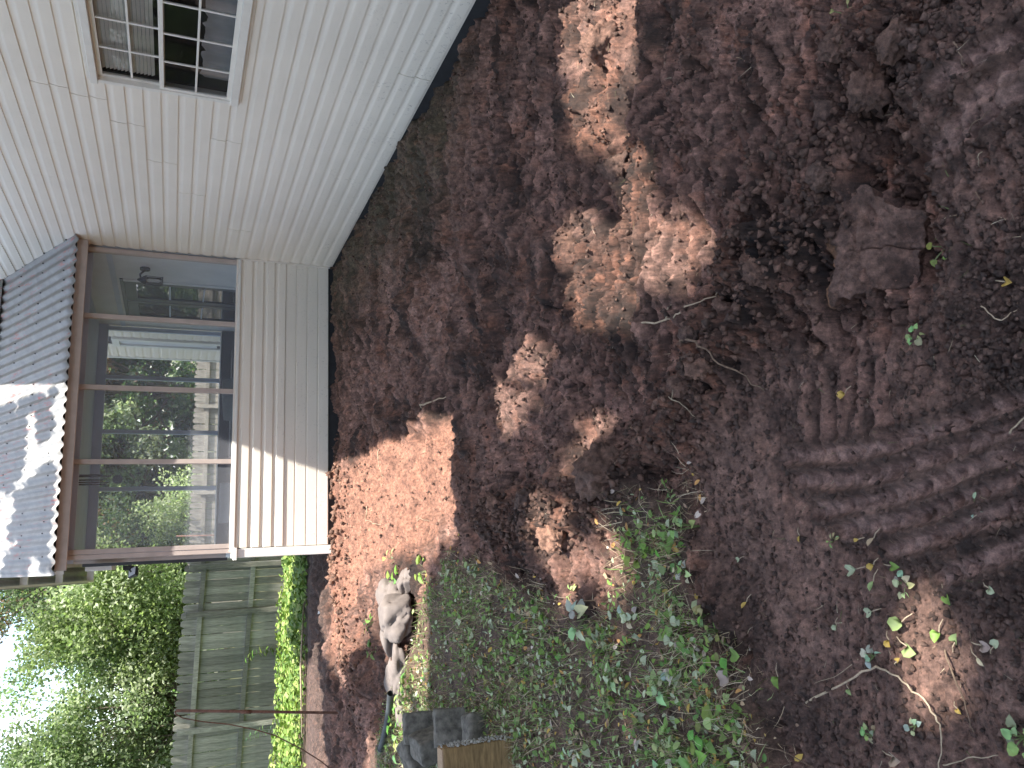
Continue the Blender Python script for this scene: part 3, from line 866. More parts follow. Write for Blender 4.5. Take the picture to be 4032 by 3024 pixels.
# corrugated roof
YE, ZE, SLOPE, YR = 8.66, 2.618, 0.545, 10.47
WAVE, AMP = 0.1115, 0.0145
def roof_sheet(x0, x1, lift, rear=False):
    n = max(4, int(round((x1 - x0) / WAVE * 12))); m = 14
    V = []
    for j in range(m + 1):
        tt = j / m
        y = YE + (YR - YE) * tt
        z = ZE + SLOPE * (y - YE)
        if rear: y = 2 * YR - y
        for i in range(n + 1):
            x = x0 + (x1 - x0) * i / n
            V.append((x, y, z + AMP * math.cos(2 * math.pi * (x - 3.36) / WAVE) + lift))
    F = [(j * (n + 1) + i, j * (n + 1) + i + 1, (j + 1) * (n + 1) + i + 1, (j + 1) * (n + 1) + i) for j in range(m) for i in range(n)]
    if rear: F = [tuple(reversed(f)) for f in F]
    o = link('roof_sheet', np_mesh('roof_sheet', V, F, True), M['roof'], roof)
    s = o.modifiers.new('thick', 'SOLIDIFY'); s.thickness = 0.0016; s.offset = -1
    return o
roof = MB().box(0.0, 3.36, YE + 0.12, YE + 0.16, ZE - 0.06, ZE + 0.03).build('corrugated_roof', M['dark_gap'], porch)
tag(roof, 'galvanised corrugated roof with faded red paint streaks')
xs = [3.372, 2.62, 1.68, 0.76, -0.055]
for i in range(4):
    roof_sheet(xs[i + 1] - (0.055 if i < 3 else 0), xs[i], 0.0022 * i)
for i in range(2):
    roof_sheet([1.6, -0.20][i], [3.372, 1.65][i], 0.0022 * i, True)
rc = MB()
pts = [(-0.16, -0.085), (-0.10, -0.045), (-0.04, -0.012), (0, 0.0), (0.04, -0.012), (0.10, -0.045), (0.16, -0.085)]
zr = ZE + SLOPE * (YR - YE) + 0.022
rc.add([(x, YR + a, zr + b) for x in (-0.08, 3.372) for a, b in pts], [(i, i + 1, 7 + i + 1, 7 + i) for i in range(6)])
o = rc.build('ridge_cap', M['roof'], roof, True); s = o.modifiers.new('thick', 'SOLIDIFY'); s.thickness = 0.002
scr = MB()
for yy in (8.86, 9.35, 9.85, 10.3):
    for q in range(30):
        if random.random() < 0.75:
            x = 3.36 - (q + 0.0) * WAVE
            z = ZE + SLOPE * (yy - YE) + AMP + 0.004
            y2 = yy + random.uniform(-.03, .03); z += SLOPE * (y2 - yy)
            scr.tube([(x, y2, z - 0.004), (x, y2 - 0.003, z + 0.010)], [0.0085, 0.005], 5)
o = scr.build('roof_screws', M['black'], roof); o['kind'] = 'stuff'
# rake boards and lookouts on the open end
for sgn in (1, -1):
    f = lambda y: YR + sgn * (y - YR)
    pts = [(f(8.80), 2.640), (f(YR), 2.640 + SLOPE * (YR - 8.80)), (f(YR), 2.550 + SLOPE * (YR - 8.80)), (f(8.80), 2.550)]
    if sgn < 0: pts = pts[::-1]
    rb = MB().prism(pts[::-1], 'x', -0.045 if sgn > 0 else -0.185, -0.020 if sgn > 0 else -0.160)
    rb.build('rake_board', M['white'], roof)
for y in (11.0, 11.55, 12.1):
    z = 2.59 + SLOPE * (2 * YR - y - 8.80)
    box('lookout', M['white'], roof, -0.16, 0.05, y - 0.025, y + 0.025, z - 0.06, z + 0.02, 0)

# flood light with two heads at the open end -----------------------------
fl = thing('flood_light', 'black flood light with square heads at porch roof end', 'light', (-0.02, 9.6, 1.98))
MB().box(-0.02, 0.03, -0.05, 0.05, 0.02, 0.10).build('bracket', M['black'], fl, bevel=0.004)
for (dx, dy, rz, rx_) in ((-0.045, -0.07, 35, -40), (-0.03, 0.075, -50, -35)):
    mm = Matrix.Translation((dx, dy, 0.0)) @ Matrix.Rotation(R(rz), 4, 'Z') @ Matrix.Rotation(R(rx_), 4, 'X')
    hd = MB().box(-0.055, 0.055, -0.012, 0.018, -0.05, 0.05, mm).build('lamp_head', M['black'], fl, bevel=0.004)
    MB().box(-0.046, 0.046, -0.0145, -0.0125, -0.041, 0.041, mm).build('lens', M['bead'], hd)
    MB().tube([(0.0, 0, 0.05), (dx, dy, 0.01)], 0.012, 8).build('arm', M['black'], fl)

# wind chime in the porch ----------------------------------------------
wc = thing('wind_chime', 'black wind chime hanging behind the porch screen', 'wind chime', (0.885, 9.10, 2.66))
MB().tube([(0, 0, 0), (0, 0, -0.12)], 0.002, 5).build('cord', M['black'], wc)
MB().tube([(0, 0, -0.118), (0, 0, -0.132)], 0.062, 14).build('top_ring', M['black'], wc)
for k in range(5):
    a = k * 2 * math.pi / 5 + 0.3
    MB().tube([(0.05 * math.cos(a), 0.05 * math.sin(a), -0.135), (0.05 * math.cos(a), 0.05 * math.sin(a), -0.37 - 0.02 * k)], 0.0085, 8).build('chime_tube', M['black'], wc, True)
MB().tube([(0, 0, -0.13), (0, 0, -0.62)], 0.0015, 4).build('cord', M['black'], wc)
mm = Matrix.Translation((0, 0, -0.51))
MB().tube([(0, -0.004, -0.51), (0, 0.004, -0.51)], 0.048, 22).build('sail', M['black'], wc)

# cushion, couch and chair on the porch ----------------------------------
couch = thing('couch', 'dark couch against the rear half wall of the porch', 'couch', (2.25, 11.55, 0.09))
for nm, q in (('seat', (-0.8, 0.8, -0.35, 0.30, 0.15, 0.42)), ('backrest', (-0.8, 0.8, 0.22, 0.40, 0.42, 0.82)), ('armrest', (-0.92, -0.80, -0.35, 0.40, 0.10, 0.60)), ('armrest', (0.80, 0.92, -0.35, 0.40, 0.10, 0.60))):
    MB().box(*q).build(nm, M['dark_frame'], couch, bevel=0.03)
for x in (-0.85, 0.85):
    for y in (-0.3, 0.33):
        MB().box(x - .03, x + .03, y - .03, y + .03, 0.0, 0.15).build('leg', M['black'], couch)
def pillow(name, mat, parent, w, h, d, mm):
    n = 14; V = []; F = []
    for s in (1, -1):
        b0 = len(V)
        for j in range(n + 1):
            for i in range(n + 1):
                u, v = 2 * i / n - 1, 2 * j / n - 1
                e = (max(0, 1 - u * u) * max(0, 1 - v * v)) ** 0.42
                V.append(mm @ Vector((u * w / 2 * (1 - 0.06 * v * v), s * d / 2 * e * (1 + 0.15 * math.sin(5 * u + 3 * v)), v * h / 2 * (1 - 0.06 * u * u))))
        for j in range(n):
            for i in range(n):
                q = (b0 + j * (n + 1) + i, b0 + j * (n + 1) + i + 1, b0 + (j + 1) * (n + 1) + i + 1, b0 + (j + 1) * (n + 1) + i)
                F.append(q if s < 0 else q[::-1])
    return link(name, np_mesh(name, V, np.array(F), True), mat, parent)
M['cushion'] = simple('grey_cushion', (0.17, 0.19, 0.19), 0.9, 0.1, 9)
cu = pillow('cushion', M['cushion'], None, 0.62, 0.30, 0.17, Matrix.Translation((2.25, 11.62, 0.885)) @ Matrix.Rotation(R(-4), 4, 'Y'))
tag(cu, 'long grey cushion standing on the couch behind the screen', 'cushion')
chair = thing('patio_chair', 'grey patio chair inside the sunlit end of the screened porch', 'chair', (0.75, 10.6, 0.09))
M['chair_grey'] = simple('chair_mesh', (0.24, 0.25, 0.27), 0.7, 0.1)
MB().box(-.26, .26, -.25, .25, .40, .43).build('seat', M['chair_grey'], chair, bevel=0.01)
MB().box(-.26, .26, -.02, .01, 0, .56, Matrix.Translation((0, .26, .43)) @ Matrix.Rotation(R(-14), 4, 'X')).build('backrest', M['chair_grey'], chair, bevel=0.01)
for x in (-.25, .25):
    for y in (-.23, .23):
        MB().tube([(x, y, 0), (x * .97, y * .95, .40)], .013, 8).build('leg', M['white'], chair, True)
    MB().tube([(x, -.23, .40), (x, -.24, .60), (x, .30, .62)], .013, 8).build('armrest', M['white'], chair, True)

# ------------------------------------------------------------------ fences
def picket_mesh(w, h, th):
    c = 0.032
    b = MB(); b.prism([(-w / 2, 0), (w / 2, 0), (w / 2, h - c), (w / 2 - c, h), (-w / 2 + c, h), (-w / 2, h - c)], 'y', -th / 2, th / 2)
    return b.mesh('picket')
def fence(name, label, A, B, zb, top, mat, rails, posts, pitch=0.146, front=-1):
    (ax, ay), (bx, by) = A, B
    L = math.hypot(bx - ax, by - ay); ang = math.atan2(by - ay, bx - ax)
    root = thing(name, label, 'fence', (ax, ay, 0))
    root.rotation_euler.z = ang
    me = picket_mesh(0.139, 1.0, 0.016); me.materials.append(mat)
    zf = lambda s: zb[0] + (zb[1] - zb[0]) * s / L
    tf = lambda s: top[0] + (top[1] - top[0]) * s / L
    n = int(L / pitch)
    for i in range(n):
        s = (i + 0.5) * pitch
        o = link('picket', me, None, root)
        o.location = (s + random.uniform(-.002, .002), 0.0, zf(s) + 0.02 + random.uniform(-.015, .01))
        o.scale = (random.uniform(0.955, 1.005), 1, tf(s) - zf(s) + random.uniform(-.012, .012))
        o.rotation_euler = (0, random.uniform(-.006, .006), 0)
    for k, rz in enumerate(rails):
        cuts = [0.0] + [p for p in posts if 0 < p < L] + [L]
        for a, b in zip(cuts[:-1], cuts[1:]):
            za, zb_ = zf(a) + rz + random.uniform(-.012, .012), zf(b) + rz + random.uniform(-.012, .012)
            v = []
            for s, z in ((a + .004, za), (b - .004, zb_)):
                for yy in (front * 0.010, front * 0.050):
                    for zz in (-.044, .044): v.append((s, yy, z + zz))
            MB().add(v, [(0, 1, 3, 2), (4, 6, 7, 5), (0, 4, 5, 1), (2, 3, 7, 6), (0, 2, 6, 4), (1, 5, 7, 3)]).build('rail', mat, root)
    for s in posts:
        MB().box(s - .046, s + .046, front * 0.052 - .046 * 1 + front * .046, front * 0.052 + .046 + front * .046, zf(s) - .3, tf(s) - .05).build('post', mat, root, bevel=0.005)
    return root
fence('picket_fence', 'weathered grey green board fence behind the bright ground cover', (-8.2, 17.75), (0.15, 16.15), (-0.22, -0.50), (1.62, 1.345), M['fence'], (0.66, 1.54), (1.0, 3.15, 5.28, 7.42, 8.3))
fence('picket_fence', 'pale sunlit board fence far behind the porch screens', (-2.0, 21.8), (9.0, 21.8), (-0.55, -0.55), (1.215, 1.19), M['fence_sunlit'], (0.5, 1.45), (1.4, 3.75, 6.0, 8.3, 10.6))

# leaning rusty pole with a bent rod --------------------------------------
pole = thing('rusty_pole', 'rusty steel pole standing in dark mulch before the fence', 'pole', (-1.60, 8.78, -0.05))
MB().tube([(0.006, 0, -0.3), (0.0, 0, 0.0), (0.10, 0, 0.75), (0.205, 0, 1.56)], 0.0145, 10).build('pipe', M['rust'], pole, True)
MB().tube([(0.112, 0, 0.86), (0.125, 0, 0.96)], 0.019, 10).build('coupling', M['rust'], pole, True)
rod = [(-1.388, 8.720, 1.517), (-1.417, 8.720, 1.511), (-1.461, 8.720, 1.446), (-1.516, 8.720, 1.261), (-1.568, 8.720, 1.027), (-1.645, 8.720, 0.787), (-1.725, 8.720, 0.591), (-1.877, 8.720, 0.341), (-2.025, 8.720, 0.138), (-2.182, 8.720, -0.041)]
MB().tube([rel(pole, p) for p in rod], 0.006, 7).build('bent_rod', M['rust'], pole, True)

# stake beyond the porch
MB().tube([(0.42, 14.3, -0.5), (0.45, 14.3, 1.55)], 0.012, 7).build('garden_stake', M['rust'], None, True)
tag(bpy.data.objects['garden_stake'], 'thin brown stake standing behind the porch', 'stake')

# ------------------------------------------------------------------ retaining blocks and plank
def rock_box(name, size, seed, parent=None, mat=None, rounding=0.02, rough=0.011, div=12):
    """rounded rectangular block with chipped faces"""
    rr = np.random.default_rng(seed)
    a = np.linspace(-1, 1, div + 1); V = []; F = []
    idx = {}
    def vid(p):
        k = tuple(np.round(p, 5))
        if k not in idx: idx[k] = len(V); V.append(p)
        return idx[k]
    for ax in range(3):
        for sg in (-1, 1):
            for i in range(div):
                for j in range(div):
                    q = []
                    for (u, v) in ((a[i], a[j]), (a[i + 1], a[j]), (a[i + 1], a[j + 1]), (a[i], a[j + 1])):
                        p = [0, 0, 0]; p[ax] = sg; p[(ax + 1) % 3] = u; p[(ax + 2) % 3] = v
                        q.append(vid(tuple(p)))
                    F.append(q if sg > 0 else q[::-1])
    V = np.array(V, float); h = np.array(size) / 2
    Pn = V * h
    core = np.clip(Pn, -(h - rounding), h - rounding)
    d = Pn - core; l = np.linalg.norm(d, axis=1, keepdims=True); l[l == 0] = 1
    Pn = core + d / l * np.minimum(l, rounding)
    s = seed * 3.1
    nx = fbm(Pn[:, 1] + s, Pn[:, 2] + Pn[:, 0] * 0.7, 16, 3, 1); ny = fbm(Pn[:, 0] + s, Pn[:, 2] - Pn[:, 1] * 0.7, 16, 3, 2); nz = fbm(Pn[:, 0] + s, Pn[:, 1] + Pn[:, 2] * 0.7, 16, 3, 4)
    Pn = Pn + rough * np.stack([nx, ny, nz], 1)
    return link(name, np_mesh(name, Pn, np.array(F), True), mat or M['concrete'], parent)
for i, (loc, size, rot, lab) in enumerate([
    ((-0.930, 4.17, 0.085), (0.20, 0.15, 0.15), (4, 3, 12), 'low concrete block nearest the wooden plank, rounded top'),
    ((-0.955, 4.42, 0.150), (0.22, 0.17, 0.21), (-10, 6, 18), 'light topped concrete block leaning behind the lowest one'),
    ((-1.075, 4.63, 0.170), (0.15, 0.22, 0.30), (6, -8, -10), 'narrow concrete block wedged behind the wooden plank'),
    ((-1.045, 4.93, 0.150), (0.21, 0.13, 0.29), (-7, 5, 14), 'dark upright concrete slab in middle of the block pile'),
    ((-1.230, 5.12, 0.120), (0.22, 0.14, 0.27), (9, -12, 30), 'dark tilted slab at the far end of the block pile'),
    ((-1.500, 5.50, 0.060), (0.16, 0.13, 0.14), (0, 10, 5), 'small rounded grey stone at the far end beside the hose')]):
    o = rock_box('concrete_block' if i < 5 else 'stone', tuple(v * .86 for v in size), 5 + i, None, None, 0.022 if i in (0, 5) else 0.008)
    o.location = loc; o.rotation_euler = tuple(R(a) for a in rot)
    tag(o, lab, 'block' if i < 5 else 'stone', 'stacked blocks beside the grass' if i < 5 else None)
plank = thing('wooden_plank', 'thick yellow brown plank on edge beside the concrete blocks', 'plank', (-1.10, 3.86, 0))
pm = MB(); pm.box(-.19, .185, -.045, .045, -.08, .385)
pl_ = pm.build('board', M['plank'], plank, bevel=0.006)
M['endgrain'] = wood('plank_end_grain', (0.30, 0.19, 0.11), (0.55, 0.40, 0.28), grain=(30, 3, 3), rnd=0.05)
MB().box(-.183, .178, -.038, .040, .3852, .3900).build('end_grain', M['endgrain'], plank)
br = MB()
for i in range(150):
    z_ = random.uniform(-.07, .385); o_ = random.uniform(-.044, .044); e_ = random.uniform(.0, .004)
    br.tube([(.184 + e_, o_, z_ - .004), (.186 + e_ + random.uniform(.001, .005), o_ + random.uniform(-.004, .004), z_ + .004)], random.uniform(.0025, .0075), 5)
M['lichen'] = simple('grey_lichen', (0.36, 0.35, 0.32), 0.95, 0.5, 60)
br.build('bark_edge', M['lichen'], plank)

def ico(sub):
    import bmesh
    bm = bmesh.new(); bmesh.ops.create_icosphere(bm, subdivisions=sub, radius=1.0)
    V = np.array([v.co[:] for v in bm.verts]); F = np.array([[v.index for v in f.verts] for f in bm.faces])
    bm.free(); return V, F
# ------------------------------------------------------------------ crumpled cloth
def cloth_lump(V0, F0, ctr, half, yaw, seed, npl=26, dmin=0.62):
    """crumpled sheet: a lump bounded by flat facets with pinched folds between them"""
    rg = np.random.default_rng(seed)
    nr = rg.normal(size=(npl, 3)); nr /= np.linalg.norm(nr, axis=1, keepdims=True)
    d = rg.uniform(dmin, 1.0, npl)
    dots = V0 @ nr.T
    r = np.min(np.where(dots > 0.05, d[None] / np.maximum(dots, 0.05), 9), axis=1)
    r = np.minimum(r, 1.25)
    for k in range(5):                                   # pinched valleys
        a_ = rg.normal(size=3); a_ /= np.linalg.norm(a_); o_ = rg.uniform(-.5, .5)
        e = np.abs(V0 @ a_ - o_ + 0.16 * fbm(V0[:, 0], V0[:, 1] + V0[:, 2], 2.0, 2, k))
        r = r * (1 - 0.26 * np.exp(-e / 0.07) * (rg.random() * .6 + .4))
    P = V0 * r[:, None] * np.array(half)
    c, s_ = math.cos(yaw), math.sin(yaw)
    P = np.stack([P[:, 0] * c - P[:, 1] * s_, P[:, 0] * s_ + P[:, 1] * c, P[:, 2]], 1)
    P[:, 2] = np.maximum(P[:, 2] + ctr[2], 0.0)
    P[:, :2] += np.array(ctr[:2])
    return P, F0
def cloth():
    V0, F0 = ico(4)
    Vs, Fs, nb = [], [], 0
    for ctr, half, yaw, sd_ in (((-.46, 5.78, .085), (.21, .27, .155), .3, 3), ((-.29, 5.95, .06), (.13, .24, .12), -.4, 8), ((-.60, 6.05, .05), (.17, .19, .10), .9, 12),
                                ((-.20, 5.70, .03), (.10, .15, .07), .2, 15), ((-.83, 5.86, .04), (.25, .13, .085), -.12, 21), ((-.86, 6.03, .03), (.22, .11, .07), .05, 24), ((-1.08, 5.82, .02), (.17, .08, .05), -.1, 27)):
        P, F = cloth_lump(V0, F0, ctr, half, yaw, sd_)
        P[:, 2] += 0.012
        Vs.append(P); Fs.append(F + nb); nb += len(P)
    return np.concatenate(Vs), np.concatenate(Fs)
cv_, cf_ = cloth()
o = link('ground_cloth', np_mesh('ground_cloth', cv_, cf_, False), M['fabric'])
tag(o, 'crumpled brown ground cloth heaped on the grass edge', 'cloth', kind='thing')
hz = [(-0.98, 5.86, 0.12), (-1.10, 5.98, 0.10), (-1.24, 6.12, 0.085), (-1.38, 6.27, 0.08), (-1.45, 6.36, 0.075)]
ho = thing('drain_pipe', 'short black pipe sticking out from under the brown cloth', 'pipe', (-0.98, 5.86, 0))
MB().tube([rel(ho, p) for p in hz], 0.024, 12, False).build('pipe', M['hose'], ho, True)
MB().tube([rel(ho, hz[-1]), rel(ho, (-1.462, 6.376, 0.074))], 0.028, 12).build('rim', M['hose'], ho, True)

# ------------------------------------------------------------------ clods
def n3(P, f, seed):
    return (fbm(P[:, 0] + seed, P[:, 1] + 0.61 * P[:, 2], f, 4, 1, 0.6) + fbm(P[:, 1] + seed, P[:, 2] + 0.53 * P[:, 0], f, 4, 3, 0.6) + fbm(P[:, 2] + seed, P[:, 0] + 0.57 * P[:, 1], f, 4, 5, 0.6)) / 3
I4 = ico(4); I3 = ico(4)
def clod(name, sx, sy, sz, seed, col, cuts=2, sub=I4):
    rg = np.random.default_rng(seed)
    V, F = sub; P = V.copy()
    for k in range(cuts):                       # sheared faces
        nrm = rg.normal(size=3); nrm[2] = abs(nrm[2]) * 0.7; nrm /= np.linalg.norm(nrm)
        dd = P @ nrm; lim = rg.uniform(0.35, 0.62)
        P = P - np.outer(np.clip(dd - lim, 0, None) * 0.92, nrm)
    r = 1 + 0.55 * n3(P, 1.1, seed * 7.3)
    P = P * r[:, None]
    P = P * (1 + 0.55 * np.abs(n3(P, 3.1, seed))[:, None] - 0.08)
    P = P * (1 + 0.48 * n3(P, 7, seed + 2)[:, None])
    P = P * (1 + 0.30 * n3(P, 19, seed + 4)[:, None])
    P = P * np.array([sx, sy, sz])
    k = 1 + 0.5 * n3(P / max(sx, 1e-3), 3.0, seed + 9)
    C = np.array(col)[None, :] * k[:, None]
    return np_mesh(name, P, F, True, np.clip(C, 0.01, 1))
BR, RD, OR, DK = (0.165, 0.095, 0.070), (0.225, 0.125, 0.090), (0.29, 0.16, 0.11), (0.120, 0.072, 0.055)
CL = [  # photo position on the ground, half sizes, colour, label
    ((2.108, 2.591), (.115, .095, .085), RD, 'sunlit pale clod at the edge of the bare soil'),
    ((1.526, 2.566), (.100, .080, .070), BR, 'dark upright clod beside the narrow sun patch'),
    ((0.286, 2.636), (.100, .105, .095), BR, 'large rounded clod next to the grass edge'),
    ((1.118, 1.287), (.075, .060, .050), BR, 'lumpy clod with smooth flake in the near heap'),
    ((1.282, 1.370), (.055, .050, .040), BR, 'brown jagged clod at the back of the near heap'),
    ((1.156, 1.180), (.055, .045, .040), BR, 'brown jagged clod at the outer edge of the near heap'),
    ((1.135, 1.441), (.055, .040, .036), DK, 'dark jagged clod in the middle of the near heap'),
    ((1.007, 1.267), (.045, .040, .036), RD, 'reddish jagged clod at the front of the near heap'),
    ((0.932, 1.458), (.040, .045, .036), DK, 'dark clod beside the big slab of soil'),
    ((0.512, 1.633), (.028, .026, .026), RD, 'small orange clod lying alone on smooth mud'),
    ((0.054, 3.074), (.080, .060, .055), OR, 'orange clod above the tooth marks by the grass'),
    ((0.831, 1.772), (.045, .040, .036), RD, 'reddish clod in the spoil ridge right beside the slab'),
    ((0.755, 1.717), (.040, .036, .032), BR, 'brown clod in the spoil ridge between slab and pale root'),
    ((0.693, 1.902), (.050, .044, .040), BR, 'brown clod in the spoil ridge at the thick end of the pale root'),
    ((0.635, 2.028), (.046, .040, .036), DK, 'dark clod in the spoil ridge beside the bend of the hooked root'),
    ((0.535, 1.966), (.042, .040, .034), RD, 'reddish clod just past the end of the hooked root'),
    ((0.504, 2.133), (.050, .042, .038), BR, 'brown clod below the hooked root'),
    ((0.425, 2.279), (.048, .044, .040), DK, 'dark clod in the spoil ridge near the thin root tip'),
    ((0.362, 2.401), (.046, .038, .034), RD, 'reddish clod in the spoil ridge before the large rounded clod'),
    ((0.311, 2.236), (.040, .036, .030), BR, 'small brown clod on the near side of the ridge'),
    ((0.398, 2.877), (.055, .050, .042), RD, 'reddish clod uphill of the large rounded clod'),
    ((0.331, 3.147), (.060, .048, .042), BR, 'brown clod uphill of the orange clod'),
    ((0.228, 3.432), (.065, .055, .045), DK, 'dark clod in the far end of the spoil ridge'),
    ((0.224, 3.710), (.060, .050, .045), RD, 'reddish clod in the far end of the spoil ridge'),
    ((0.133, 3.963), (.080, .055, .050), DK, 'largest dark clod at the tip of the spoil ridge near the grass'),
    ((0.108, 3.418), (.060, .050, .045), BR, 'brown clod beside the orange clod'),
    ((1.109, 6.531), (.10, .07, .06), RD, 'reddish rough clod in the shade before the porch wall'),
    ((1.253, 7.113), (.12, .08, .07), BR, 'larger brown rough clod in the shade before the porch wall'),
]
for i, ((x, y), (a, b, c), col, lab) in enumerate(CL):
    me = clod('soil_clod', a, b, c, 20 + i, col, 2 + i % 2, I4 if max(a, b) > 0.05 else I3)
    o = link('soil_clod', me, M['clod'])
    o.location = (x, y, gsmooth(x, y) + c * 0.42); o.rotation_euler = (random.uniform(-.3, .3), random.uniform(-.3, .3), random.uniform(0, 6.28))
    tag(o, lab, 'clod', 'loose clods of soil')

def slab():
    """the big sheared slab of clay in the foreground"""
    n = 78; m = 20
    q = [np.array(p) for p in [(0.935, 1.572), (0.769, 1.241), (0.604, 1.323), (0.592, 1.530)]]
    cx = sum(q) / 4
    g = np.linspace(0, 1, n)
    U, W = np.meshgrid(g, g, indexing='ij')
    base = ((1 - U) * (1 - W))[..., None] * q[0] + (U * (1 - W))[..., None] * q[1] + (U * W)[..., None] * q[2] + ((1 - U) * W)[..., None] * q[3]
    j = 0.050
    base = base + 0.014 * np.stack([fbm(base[..., 0], base[..., 1], 34, 3, 1), fbm(base[..., 0], base[..., 1], 34, 3, 6)], -1)
    base = base + j * np.stack([fbm(base[..., 0], base[..., 1], 9, 4, 2), fbm(base[..., 0], base[..., 1], 9, 4, 5)], -1)
    top = 0.085 + 0.035 * (1 - U) * 0.4 - 0.05 * U * (0.3 + 0.7 * W) + 0.034 * fbm(base[..., 0], base[..., 1], 7, 6, 3, 0.62) - 0.014 * sstep(0.50, 0.58, U) - 0.020 * sstep(0.80, 0.9, U)
    c5, _ = clods(base[..., 0], base[..., 1], 0.030, 3, 0.4); c6, _ = clods(base[..., 0], base[..., 1], 0.012, 2, 0.7)
    top = top + 0.55 * c5 + 0.8 * c6 + 0.006 * fbm(base[..., 0], base[..., 1], 40, 4, 2, 0.65)
    crack = np.exp(-((W - 0.55 + 0.10 * fbm(base[..., 0], base[..., 1], 14, 3, 5)) / 0.012) ** 2) * sstep(0.35, 0.5, U)
    top = top - 0.012 * crack
    rimd = np.minimum(np.minimum(U, 1 - U), np.minimum(W, 1 - W))
    orange = sstep(0.20, 0.05, U + 0.3 * fbm(base[..., 0], base[..., 1], 8, 3, 1) * 0.5 + 0.0 * W) * 1.0
    top = top - 0.035 * orange
    z0 = float(np.mean([gsmooth(*p) for p in q])) - 0.02
    V = [np.concatenate([base, (z0 + top)[..., None]], -1).reshape(-1, 3)]
    dk = sstep(0.08, 0.4, fbm(base[..., 0], base[..., 1], 11, 5, 3, 0.65) + 0.35 * sstep(0.25, 0.0, rimd)).reshape(-1, 1)
    colT = (np.array((0.165, 0.098, 0.076))[None, :] * (1 - dk) + np.array((0.105, 0.060, 0.045))[None, :] * dk) * (1 + 0.5 * fbm(base[..., 0], base[..., 1], 22, 4, 4)).reshape(-1, 1)
    colT = colT * (1 - orange.reshape(-1, 1)) + np.array((0.20, 0.108, 0.062))[None, :] * orange.reshape(-1, 1)
    Cs = [colT]
    ii, jj = np.meshgrid(np.arange(n - 1), np.arange(n - 1), indexing='ij')
    a = (ii * n + jj).ravel()
    F = [np.stack([a, a + n, a + n + 1, a + 1], 1)]
    loop = [(i, 0) for i in range(n)] + [(n - 1, k) for k in range(1, n)] + [(i, n - 1) for i in range(n - 2, -1, -1)] + [(0, k) for k in range(n - 2, 0, -1)]
    L = len(loop); li = np.array([i * n + k for i, k in loop])
    P0 = V[0][li]; off = n * n
    prev = li
    for s in range(1, m + 1):
        t_ = s / m
        P = P0.copy()
        P[:, 2] = P0[:, 2] * (1 - t_) + (z0 - 0.05) * t_
        ctr = np.array([cx[0], cx[1]])
        d = P[:, :2] - ctr
        P[:, :2] = ctr + d * (1 - 0.20 * t_ + 0.05 * fbm(P[:, 0] * 1 + P[:, 2] * 3, P[:, 1] + P[:, 2] * 7, 13, 4, 3)[:, None] + 0.03 * fbm(P[:, 0] + P[:, 2], P[:, 1] - P[:, 2] * 2, 55, 3, 6)[:, None])
        V.append(P); Cs.append(np.array((0.120, 0.062, 0.044))[None, :] * (1 + 0.5 * fbm(P[:, 0] + 9 * P[:, 2], P[:, 1], 30, 3, 2))[:, None])
        cur = off + (s - 1) * L + np.arange(L)
        F.append(np.stack([prev, np.roll(prev, -1), np.roll(cur, -1), cur], 1)[:, ::-1]); prev = cur
    o = link('soil_slab', np_mesh('soil_slab', np.concatenate(V), np.concatenate(F), True, np.clip(np.concatenate(Cs), .01, 1)), M['clod'])
    tag(o, 'big flat topped slab of clay in the foreground mud', 'clod')
slab()

# loose crumbs over the dug soil ------------------------------------------
def scatter(T, F, pos, mats, col, name, mat, kind='stuff', smooth=False):
    """copies of a small template joined into one mesh"""
    nT = len(T); n = len(pos)
    V = np.einsum('nij,tj->nti', mats, T) + pos[:, None, :]
    FF = (F[None] + (np.arange(n) * nT)[:, None, None]).reshape(-1, F.shape[1])
    if col.ndim == 2: cc = np.repeat(col, nT, axis=0)
    else: cc = col.reshape(-1, 3)
    o = link(name, np_mesh(name, V.reshape(-1, 3), FF, smooth, cc), mat)
    if kind: o['kind'] = kind
    return o
def rotmats(n, tilt=0.6, rg=RNG, full=False):
    """random yaw with a tilt from the vertical"""
    yaw = rg.uniform(0, 2 * np.pi, n)
    t_ = np.abs(rg.normal(0, tilt, n)) if not full else np.arccos(rg.uniform(-1, 1, n))
    ta = rg.uniform(0, 2 * np.pi, n)
    cz, sz = np.cos(yaw), np.sin(yaw); Z = np.zeros(n); O = np.ones(n)
    Rz = np.stack([np.stack([cz, -sz, Z], -1), np.stack([sz, cz, Z], -1), np.stack([Z, Z, O], -1)], 1)
    k = np.stack([np.cos(ta), np.sin(ta), Z], -1)
    c, s = np.cos(t_), np.sin(t_)
    K = np.zeros((n, 3, 3)); K[:, 0, 2] = k[:, 1]; K[:, 1, 2] = -k[:, 0]; K[:, 2, 0] = -k[:, 1]; K[:, 2, 1] = k[:, 0]
    Rt = np.eye(3)[None] + s[:, None, None] * K + (1 - c)[:, None, None] * (K @ K)
    return Rt @ Rz
